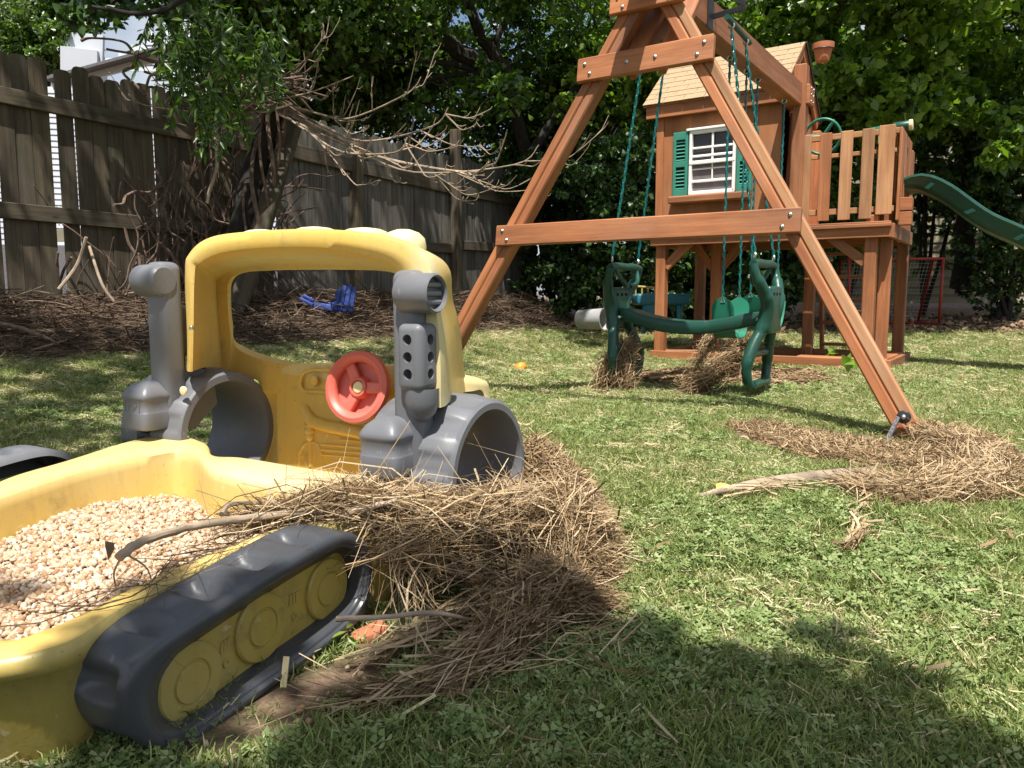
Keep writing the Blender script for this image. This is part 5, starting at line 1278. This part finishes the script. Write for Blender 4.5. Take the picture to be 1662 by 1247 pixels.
# brown wash under the swings
ex, ey, rx, ry, ea = E_swing
n = 11000; a = rng.random(n)*6.283; q = np.sqrt(rng.random(n))*(1+.1*np.sin(5*a)); x = ex+np.cos(a)*q*rx*math.cos(ea)-np.sin(a)*q*ry*math.sin(ea); y = ey+np.cos(a)*q*rx*math.sin(ea)+np.sin(a)*q*ry*math.cos(ea)
D = rng.normal(size=(n, 3)); D[:, 2] *= .12; D[:, 0] *= 2
V, F, t = strands(np.stack([x, y, terrain(x, y)+.018+.022*rng.random(n)], 1), D, .05+.10*rng.random(n)**2, .004+.004*rng.random(n), .4, 3, np.clip(rng.normal(.52, .2, n), 0, 1), zmin=lambda x, y: terrain(x, y)+.003)
o = put('mulch_patch', fast_mesh('mulch_patch', V, F, t), 'straw'); tagp(o, 'low patch of tan plant litter on the lawn beneath the swings', 'plant litter', kind='stuff')
# straw caught on the swings
def caught(name, label, top, bot, r, n, mat='straw'):
    p0, p1 = np.array(top), np.array(bot); path = [p0, p0*.6+p1*.4+np.array([0, 0, .0]), p1]
    heap(name, label, 'straw clump', [flow(path, r, n, .26, .0042, .45, 1.0, tint=(.45, .22), curl=.7), flow(path, [x*.9 for x in r], n//3, .10, .006, 1.0, 1.0, align=.2, tint=(.3, .2))], mat)
V3 = lambda v: tuple(v)
caught('straw_clump', 'straw bunch hanging from the left foot rest of the glider down to the grass', L3(-1.90, .93, .27), L3(-1.92, .80, .03), [.05, .10, .15], 1500)
caught('straw_clump', 'straw trailing off the right foot rest of the glider', L3(-1.10, .98, .30), L3(-1.36, .80, .03), [.05, .06, .07], 700)
caught('straw_clump', 'straw bundle drooping under the nearer belt swing seat onto the litter', a3(1158, 545, 5.9), a3(1130, 598, 5.7), [.03, .045, .06], 380)
caught('straw_clump', 'loose straw hanging below the farther belt swing seat', a3(1204, 545, 6.3), a3(1190, 595, 6.2), [.05, .06, .07], 360)
# brush and twigs piled along the foot of the fence
n = 15000; tt_ = rng.random(n)*13.5; seg = np.array([(-5.6, 3.4), F0, F1, F2, (.2, 11.7)]); ds = np.r_[0, np.cumsum(np.hypot(*np.diff(seg, axis=0).T))]
bx_, by_ = np.interp(tt_*ds[-1]/13.5, ds, seg[:, 0]), np.interp(tt_*ds[-1]/13.5, ds, seg[:, 1])
dd = rng.random(n)**.8*1.35; x = bx_+dd*.80; y = by_-dd*.60
D = rng.normal(size=(n, 3)); D[:, 0] += .9; D[:, 1] += .4; D[:, 2] *= .28
hgt = .16*np.exp(-((dd-.45)/.38)**2)*(.5+vnoise(x, y, 1.7, 9))
V, F, t = strands(np.stack([x, y, terrain(x, y)+.01+hgt*rng.random(n)], 1), D, .10+.42*rng.random(n)**2, .004+.006*rng.random(n)**2, .5, 4, np.clip(rng.normal(.4, .28, n), 0, 1), zmin=lambda x, y: terrain(x, y)+.002)
o = put('brush_litter', fast_mesh('brush_litter', V, F, t), 'twig'); tagp(o, 'dark twigs and dead stems banked up along the foot of the fence', 'brush', kind='stuff')
n = 5000; x = rng.uniform(-1.5, 9, n); y = 10.1+rng.random(n)*2.6
P = np.stack([x, y, terrain(x, y)+.02], 1); V, F, t = leaf_geo(P, .05+.06*rng.random(n), 'diamond', 2.0, 0)
o = put('leaf_litter', fast_mesh('leaf_litter', V, F, t), 'deadleaf'); tagp(o, 'fallen leaves on the shaded ground in front of the tan house', 'leaf litter', kind='stuff')
# sticks
def stick(name, label, cat, pts, r, mat='deadwood', forks=()):
    P = catmull(pts, 6); mb = MB(); k = len(P); P = P+rng.normal(size=P.shape)*r[0]*.10; mb.tube(P, np.interp(np.linspace(0, 1, k), np.linspace(0, 1, len(r)), r), 9)
    if not forks: o = mb.build(name, mat); tagp(o, label, cat); return o
    t = thing(name, label, cat, tuple(P[0])); mb.build('main_stem', mat, t)
    for fp, fr in forks:
        mb = MB(); Q = catmull(fp, 5); mb.tube(Q, np.interp(np.linspace(0, 1, len(Q)), [0, 1], [fr, fr*.35]), 6); mb.build('side_twig', mat, t)
    return t
stick('branch', 'long peeled grey branch lying across the gravel and bin rim into the straw', 'branch',
      [a3(192, 905, 1.18), a3(245, 873, 1.24), a3(330, 852, 1.32), a3(430, 838, 1.40), a3(520, 830, 1.45), a3(600, 822, 1.5)], [.008, .0075, .007, .007, .006, .004], 'deadwood',
      [([a3(200, 900, 1.19), a3(185, 930, 1.2), a3(190, 960, 1.22)], .0022), ([a3(205, 900, 1.2), a3(240, 925, 1.22), a3(250, 975, 1.19)], .002), ([a3(360, 835, 1.38), a3(378, 818, 1.42), a3(440, 818, 1.5), a3(470, 828, 1.5)], .006), ([a3(440, 818, 1.5), a3(436, 806, 1.5)], .005)])
stick('branch', 'short barky stick poking out of the straw below the right arch', 'branch', [a3(520, 838, 1.47), a3(580, 828, 1.46), a3(645, 813, 1.46)], [.008, .007, .004])
stick('branch', 'thin pale twig reaching from the reed clump over the end of the track', 'branch', [a3(760, 1005, 1.34), a3(700, 995, 1.3), a3(620, 1002, 1.26), a3(545, 1005, 1.24)], [.003, .0045, .0045, .005])
stick('branch', 'thick bark-covered branch lying on the lawn left of the straw ring', 'branch', [tuple(onz(1130, 806, .02)), tuple(onz(1230, 786, .03)), tuple(onz(1330, 775, .035)), tuple(onz(1420, 770, .04))], [.006, .018, .024, .026], 'deadwood')
stick('branch', 'dead limb lying in the leaf litter at the foot of the left fence', 'branch', [a3(-30, 520, 4.9), a3(40, 535, 4.8), a3(95, 558, 4.7)], [.018, .014, .006], 'vine')
stick('branch', 'forked stick on the shaded grass at the left edge', 'branch', [tuple(onz(-20, 652, .12)), tuple(onz(18, 632, .12)), tuple(onz(36, 640, .1))], [.010, .009, .004])
# leafy stems trailing from the branch into the gravel
n = 120; p0, p1 = np.array(a3(400, 880, 1.36)), np.array(a3(60, 990, 1.05))
heap('dry_stems', 'wiry dark stems and curled dead leaves lying on the gravel by the rim', 'dry stems',
     [flow([a3(470, 868, 1.42), a3(360, 905, 1.30), a3(250, 950, 1.16)], [.03, .03, .02], 150, .24, .0016, .40, .5, tint=(.35, .25), ground=False, curl=.8), flow([a3(250, 950, 1.12), a3(60, 985, 1.03)], [.015, .01], 14, .24, .0018, .12, .3, tint=(.5, .2), ground=False)], 'twig')
for (px, py, D, s) in ((300, 925, 1.27, .055), (285, 910, 1.28, .045), (175, 878, 1.22, .03)):
    P = np.array([a3(px, py, D)]); V, F, t = leaf_geo(P, np.array([s]), 'heart', 1.0, 0); o = put('dead_leaf', fast_mesh('dead_leaf', V, F, t), 'deadleaf'); tagp(o, {300: 'largest curled dead leaf under the branch on the gravel', 285: 'smaller dead leaf beside the large one on the gravel', 175: 'small dark leaf on the gravel near the branch tip'}[px], 'leaf')
# dead branches reaching off the fence top
def twiggy(start, end, r, sag, n_sub, depth, out):
    a, b = Vector(start), Vector(end); L = (b-a).length; m = (a+b)/2+Vector((0, 0, -sag*L)); P = [a, a.lerp(m, .6), m+(b-a)*.08, b+Vector((0, 0, sag*L*.25)), b+Vector(((b-a).x*.10, (b-a).y*.1, sag*L*1.0))]
    C_ = catmull(P, 5); out.append((C_, r))
    if depth:
        for _ in range(n_sub):
            t = random.uniform(.2, .95); c = Vector(C_[int(t*(len(C_)-1))]); d = (b-a).normalized(); l = L*random.uniform(.18, .42)
            e = c+d*l*random.uniform(.3, .9)+Vector((random.uniform(-.3, .3), random.uniform(-.4, .4), random.uniform(-.25, .55)))*l
            twiggy(c, e, r*.5, random.uniform(.05, .28), 4, depth-1, out)
db = thing('dead_branch', 'bare dead branches sprawling from the fence top with upcurled pale twigs', 'dead branch', a3(450, 170, 6.9))
ends = [((452, 178, 6.9), (760, 285, 6.2), .020, .05), ((455, 172, 6.9), (700, 215, 6.1), .014, .10), ((450, 168, 6.9), (660, 160, 6.2), .012, .10), ((450, 180, 6.9), (640, 255, 6.0), .014, .08), ((440, 165, 6.9), (560, 130, 6.4), .010, .02),
        ((450, 185, 6.8), (835, 278, 6.6), .012, .10), ((440, 160, 6.9), (520, 70, 6.6), .008, .05), ((450, 180, 6.9), (570, 290, 6.2), .010, -.05), ((450, 165, 6.9), (330, 150, 6.3), .012, .05), ((440, 170, 6.9), (290, 135, 6.1), .014, -.04), ((430, 165, 6.8), (240, 175, 6.0), .008, .05)]
for s, e, r, sg in ends:
    out = []; twiggy(a3(*s), a3(*e), r, sg, 7, 2, out)
    mb = MB(); C_, r_ = out[0]; mb.tube(C_, np.linspace(r_, r_*.3, len(C_)), 7); o = mb.build('bough', 'deadwood', db)
    mb = MB()
    for C_, r_ in out[1:]: mb.tube(C_, np.linspace(max(r_, .0035), .002, len(C_)), 5)
    tagp(mb.build('twig', 'deadwood', o), kind='stuff')
out = []
for _ in range(90):
    x = random.uniform(330, 475); y = random.uniform(118, 178); s = a3(x, y, random.uniform(6.4, 7.0)); e = Vector(s)+Vector((random.uniform(-.5, .5), random.uniform(-.3, .3), random.uniform(-.16, .16))); out.append((catmull([s, (Vector(s)+e)/2+Vector((0, 0, random.uniform(-.06, .06))), e], 4), random.uniform(.004, .012)))
mb = MB()
for C_, r_ in out: mb.tube(C_, r_, 5)
tagp(mb.build('twig_tangle', 'vine', db), kind='stuff')
bb = thing('dead_branch', 'dark bare branch arching over the fence tops beside the white gable', 'dead branch', a3(250, 110, 5.7))
for pts, r in (([(300, 105, 5.6), (262, 103, 5.6), (222, 90, 5.6), (200, 68, 5.6), (150, 62, 5.5), (132, 66, 5.5)], [.012, .014, .013, .008, .007, .012]), ([(222, 90, 5.6), (215, 108, 5.6), (200, 118, 5.6), (222, 140, 5.6), (236, 155, 5.6)], [.018, .014, .010, .010, .012]), ([(222, 88, 5.6), (195, 84, 5.6), (173, 80, 5.6)], [.010, .008, .009]), ([(236, 150, 5.6), (245, 122, 5.6), (270, 118, 5.6), (290, 125, 5.6)], [.010, .009, .008, .006]), ([(220, 90, 5.6), (260, 78, 5.6), (290, 70, 5.6)], [.008, .007, .003])):
    P = catmull([a3(*p) for p in pts], 6); mb = MB(); mb.tube(P, np.interp(np.linspace(0, 1, len(P)), np.linspace(0, 1, len(r)), r), 7); mb.build('limb', 'vine', bb)
# vines over the fence
def fpt(t, z, off=.08):   # point in front of fence 1
    a = Vector((*F0, 0)); b = Vector((*F1, 0)); d = (b-a).normalized(); n_ = Vector((d.y, -d.x, 0)); p = a.lerp(b, t)+n_*off; p.z = z; return p
mb = MB()
for _ in range(210):
    t = min(1.05, max(.10, random.gauss(.74, .20))); z = random.uniform(.6, 1.9) if t > .45 else random.uniform(.5, 1.2); p = fpt(t, z, random.uniform(.03, .16)); Q = [p]; d = Vector((random.uniform(-.25, .25), random.uniform(-.12, .12), random.choice((-1, -.9, .8))))
    for k in range(random.randint(3, 7)):
        d = (d+Vector((random.uniform(-.6, .6), random.uniform(-.35, .35), random.uniform(-.5, .5)))).normalized(); p = p+d*.14; Q.append(p)
    mb.tube(catmull(Q, 3), random.choice((.004, .005, .007, .011)), 5)
o = mb.build('vines', 'vine'); tagp(o, 'tangle of leafless brown vines clinging to the corner of the dark fence', 'vines', kind='stuff')
tk = thing('vine_trunk', 'thick dark vine-wrapped stump at the fence corner beside the leaning post', 'tree trunk', a3(410, 400, 6.95))
mb = MB(); mb.tube(catmull([a3(395, 420, 6.9), a3(408, 330, 6.95), a3(425, 250, 7.0), a3(445, 185, 6.95), a3(452, 165, 6.9)], 5), np.linspace(.17, .07, 21), 12); mb.build('trunk', 'bark', tk)
for k in range(12):
    mb = MB(); Q = []
    for j in range(9):
        yy_ = 430-j*33; cx_ = 395+j*7; a_ = k*.9+j*.55; Q.append(a3(cx_+math.cos(a_)*(30-j*1.5), yy_, 6.85-.12*math.sin(a_)))
    mb.tube(catmull(Q, 4), random.choice((.008, .012, .018)), 6); mb.build('stem', 'vine', tk)
for pts, r in (([(350, 225, 6.4), (352, 270, 6.3), (340, 310, 6.3), (336, 330, 6.3)], .014), ([(140, 385, 5.5), (125, 430, 5.5), (95, 470, 5.4)], .012), ([(145, 400, 5.6), (165, 460, 5.5), (185, 490, 5.5)], .010)):
    mb = MB(); mb.tube(catmull([a3(*p) for p in pts], 5), r, 7); mb.build('stem', 'deadwood', tk)
# ------------------------------------------------------------------ small things
# blue toy chair lying in the brush
def bx3(root, name, c, hx, hy, hz_, X, Y, Z, mat, bev=.01): v, f = rbox(c, hx, hy, hz_, X, Y, Z, bev, 3); return obj(name, v, f, mat, root, True, 50)
DC = 7.2; c0 = at(545, 492, DC); bc = thing('toy_chair', 'small blue plastic garden chair tipped in the brush by the fence', 'chair', tuple(c0))
X = Vector((.93, -.1, .18)).normalized(); Zc = Vector((.16, .2, .96)).normalized(); X = (X-Zc*X.dot(Zc)).normalized(); Y = Zc.cross(X)
for k, (dx, h) in enumerate(((-.075, .20), (-.026, .245), (.024, .265), (.073, .24))):
    bx3(bc, 'back_slat', at(556, 506, DC)+X*dx+Zc*(h/2+.0)+Y*.0, .0235, .012, h/2, X, Y, Zc, 'blue', .009)
bx3(bc, 'back_rail', at(556, 506, DC)+Zc*.06-Y*.012, .105, .010, .016, X, Y, Zc, 'blue', .006); bx3(bc, 'seat', at(532, 502, DC)-Y*.03, .095, .085, .030, X, Y, Zc, 'blue', .008)
bx3(bc, 'arm', at(533, 493, DC-.05), .06, .025, .012, X, Y, Zc, 'blue', .006); bx3(bc, 'side_panel', at(521, 500, DC-.05), .045, .012, .05, X, Y, Zc, 'blue', .01)
fr_ = thing('chair_leg_rest', 'broken blue plastic slat lying left of the tipped blue chair', 'plastic piece', tuple(at(498, 490, 6.6)))
X2 = Vector((.85, 0, -.45)).normalized(); bx3(fr_, 'plank', at(498, 490, 6.6), .062, .03, .014, X2, Vector((0, 1, 0)), X2.cross(Vector((0, 1, 0))), 'blue', .006); bx3(fr_, 'plank', at(501, 484, 6.62), .05, .02, .012, X2, Vector((0, 1, 0)), X2.cross(Vector((0, 1, 0))), 'blue', .006)
# pale bucket on its side
bk = thing('plastic_bin', 'white plastic bin lying on its side in dappled shade behind the A-frame', 'bin', tuple(at(958, 520, 8.6)))
a_, b_ = at(940, 519, 8.7), at(982, 518, 8.5); d = (b_-a_).normalized(); v, f = lathe(a_, d, [(0, .001), (0, .10), (.01, .108), ((b_-a_).length-.02, .118), ((b_-a_).length, .128), ((b_-a_).length, .115), ((b_-a_).length-.02, .108), (.02, .09), (.02, .001)], 28)
obj('body', v, f, 'net', bk, True, 50)
# teal play table with yellow rail
DT = 9.0; tt = thing('play_table', 'teal plastic toddler play table with yellow rail beneath the playhouse', 'toy table', tuple(at(1070, 530, DT)))
X, Y = Vector((1, 0, 0)), Vector((0, 1, 0)); bx3(tt, 'table_top', at(1072, 486, DT), .30, .20, .065, X, Y, Zv, 'teal', .03)
for px in (1048, 1102):
    for dy in (-.15, .15):
        p = at(px, 490, DT+dy); v, f = tube_geo([p, p+Vector((.02 if px > 1080 else -.02, 0, -.36))], [.035, .028], 12); obj('leg', v, f, 'teal', tt)
mb = MB(); mb.tube([at(1032, 480, DT-.1), at(1032, 465, DT-.1), at(1062, 467, DT-.1), at(1062, 480, DT-.1)], .014, 8); mb.tube([at(1042, 466, DT-.1), at(1042, 480, DT-.1)], .010, 8); mb.tube([at(1052, 466, DT-.1), at(1052, 480, DT-.1)], .010, 8); mb.build('yellow_rail', 'yellow_olive', tt)
bx3(tt, 'basin', at(1060, 505, DT-.12), .11, .06, .14, X, Y, Zv, 'teal', .04)
# hockey goal
DG = 10.4; hg = thing('hockey_goal', 'small red-framed street hockey goal with white net beyond the playset', 'goal', tuple(at(1450, 522, DG)))
tl, tr_, bl, br_ = at(1378, 421, DG+.1), at(1531, 420, DG), at(1378, 524, DG+.1), at(1524, 526, DG)
bb_ = Vector((0, .55, 0))
for n_, P in (('frame', [bl, tl]), ('frame', [tl, tr_]), ('frame', [tr_, br_]), ('frame', [bl, bl+bb_*.9, br_+bb_*.9, br_]), ('frame', [tl, tl+bb_*.45, bl+bb_]), ('frame', [tr_, tr_+bb_*.45, br_+bb_])):
    v, f = tube_geo([Vector(p) for p in P], .019, 10); obj(n_, v, f, 'red_paint', hg)
mb = MB(); TL_, TR_, BL_, BR_ = tl+bb_*.45, tr_+bb_*.45, bl+bb_, br_+bb_
for i in range(27):
    t = i/26; mb.tube([tl.lerp(tr_, t), TL_.lerp(TR_, t), BL_.lerp(BR_, t)+Vector((0, .02*math.sin(t*9), 0))], .003, 3, False)
for i in range(18):
    t = i/17; mb.tube([TL_.lerp(BL_, t), TR_.lerp(BR_, t)], .003, 3, False); mb.tube([bl.lerp(tl, t), BL_.lerp(TL_, t)], .003, 3, False); mb.tube([br_.lerp(tr_, t), BR_.lerp(TR_, t)], .003, 3, False)
tagp(mb.build('net', 'net', hg), kind='stuff')
# hanging terracotta pot
pc = at(1335, 100, 8.0); fp = thing('flower_pot', 'terracotta flower pot hung by a wire ring above the playset railing', 'flower pot', tuple(pc))
v, f = lathe(pc, Zv, [(0, .001), (0, .062), (.115, .088), (.116, .102), (.168, .106), (.168, .096), (.12, .088), (.10, .001)], 32); obj('pot', v, f, 'terracotta', fp, True, 40)
mb = MB(); mb.tube([pc+Zv*.108+Vector((math.cos(t), math.sin(t), 0))*.107 for t in np.linspace(0, 6.283, 25)], .004, 6, False); 
mb.tube([pc+Zv*.108+Vector((-.107, 0, 0)), L3(BU+.04, HV+.52, 2.93)], .004, 6); mb.build('wire_ring', 'black', fp)
def lawn_at(px, py, dz=.03):
    z = dz
    for _ in range(12): q_ = onz(px, py, z); z = float(terrain(q_.x, q_.y))+dz
    return onz(px, py, z)
# orange balloon scrap and leaves on the lawn
p = lawn_at(842, 598, .045); v, f = lathe(p-Vector((.03, 0, .025)), Vector((.75, .3, .45)), [(0, .001), (.004, .012), (.015, .03), (.04, .043), (.075, .042), (.10, .024), (.106, .001)], 24)
o = obj('balloon', v, f, 'orange', None, True); tagp(o, 'deflated orange balloon lying on the sunlit grass behind the bulldozer', 'balloon')
M['yellowleaf'] = mat_plain('yellow_leaf', (.75, .55, .10), .6, .15)
for px, py, s, lb in ((852, 557, .09, 'small yellow leaf on the grass beyond the orange balloon'), (1162, 793, .055, 'yellow leaf lying beside the bark-covered branch on the lawn'), (1536, 548, .12, 'yellowish leaf on the far lawn right of the playset')):
    P = np.array([tuple(lawn_at(px, py, .035))]); V, F, t = leaf_geo(P, np.array([s]), 'heart', 3.0, 0); o = put('yellow_leaf', fast_mesh('yellow_leaf', V, F, t), 'yellowleaf'); tagp(o, lb, 'leaf')
# seedling and weed beside the track
def plant(name, label, p, n, h, s, mat='leaf_light', shape='heart', tilt=.6):
    r = thing(name, label, 'plant', tuple(p)); p = Vector(p); mb = MB(); mb.tube([p, p+Vector((.004, 0, h))], .0018, 6); mb.build('stem', mat if 0 else 'vine', r)
    for i in range(n):
        P = np.array([tuple(p+Vector((0, 0, h*(.6+.4*i/max(1, n-1)))))]); V, F, t = leaf_geo(P, np.array([s]), shape, tilt, -.2, np.array([.8])); put('leaf', fast_mesh('leaf', V, F, t), mat, r)
plant('seedling', 'two-leaved green seedling sprouting at the far end of the track', at(563, 1055, 1.36), 3, .045, .034, 'leaf_light', 'long', 1.0)
plant('weed', 'leafy weed growing up at the fence foot near the white gap', at(255, 620, 4.6)-Zv*.0, 6, .10, .07)
for i, (px, py, lb) in enumerate(((1345, 585, 'little weed sprouting inside the playset ground frame at right'), (1150, 560, 'broad-leaved weed at the playset frame behind the glider'), (1375, 600, 'weed tuft against the front ground beam of the playset'))):
    plant('weed', lb, onz(px, py, .06), 5, .07, .09)
# flakes of reddish mulch / clay shard at the track end
p = at(598, 1030, 1.40); v, f = rbox(p, .035, .02, .012, Vector((.8, .5, .2)).normalized(), Vector((-.5, .8, 0)).normalized(), Zv, .006, 2); o = obj('clay_shard', v, f, 'terracotta', None); tagp(o, 'reddish plastic scrap wedged under the far end of the track', 'scrap')
for px, py, D, L, w_, ang, lb in ((462, 1130, 1.22, .075, .010, 1.5, 'pale wood chip standing in the soil beside the track'), (640, 1195, 1.1, .14, .004, .45, 'thin white reed stem lying on the shaded grass at the bottom')):
    p = at(px, py, D); p.z = max(p.z, .008); d = Vector((math.cos(ang), .25, math.sin(ang))).normalized(); o = board('wood_chip' if w_ > .005 else 'reed_stem', None, p-d*L/2, p+d*L/2, w_, .003, (0, -1, .3), 'cream', 0); tagp(o, lb, 'chip' if w_ > .005 else 'reed')
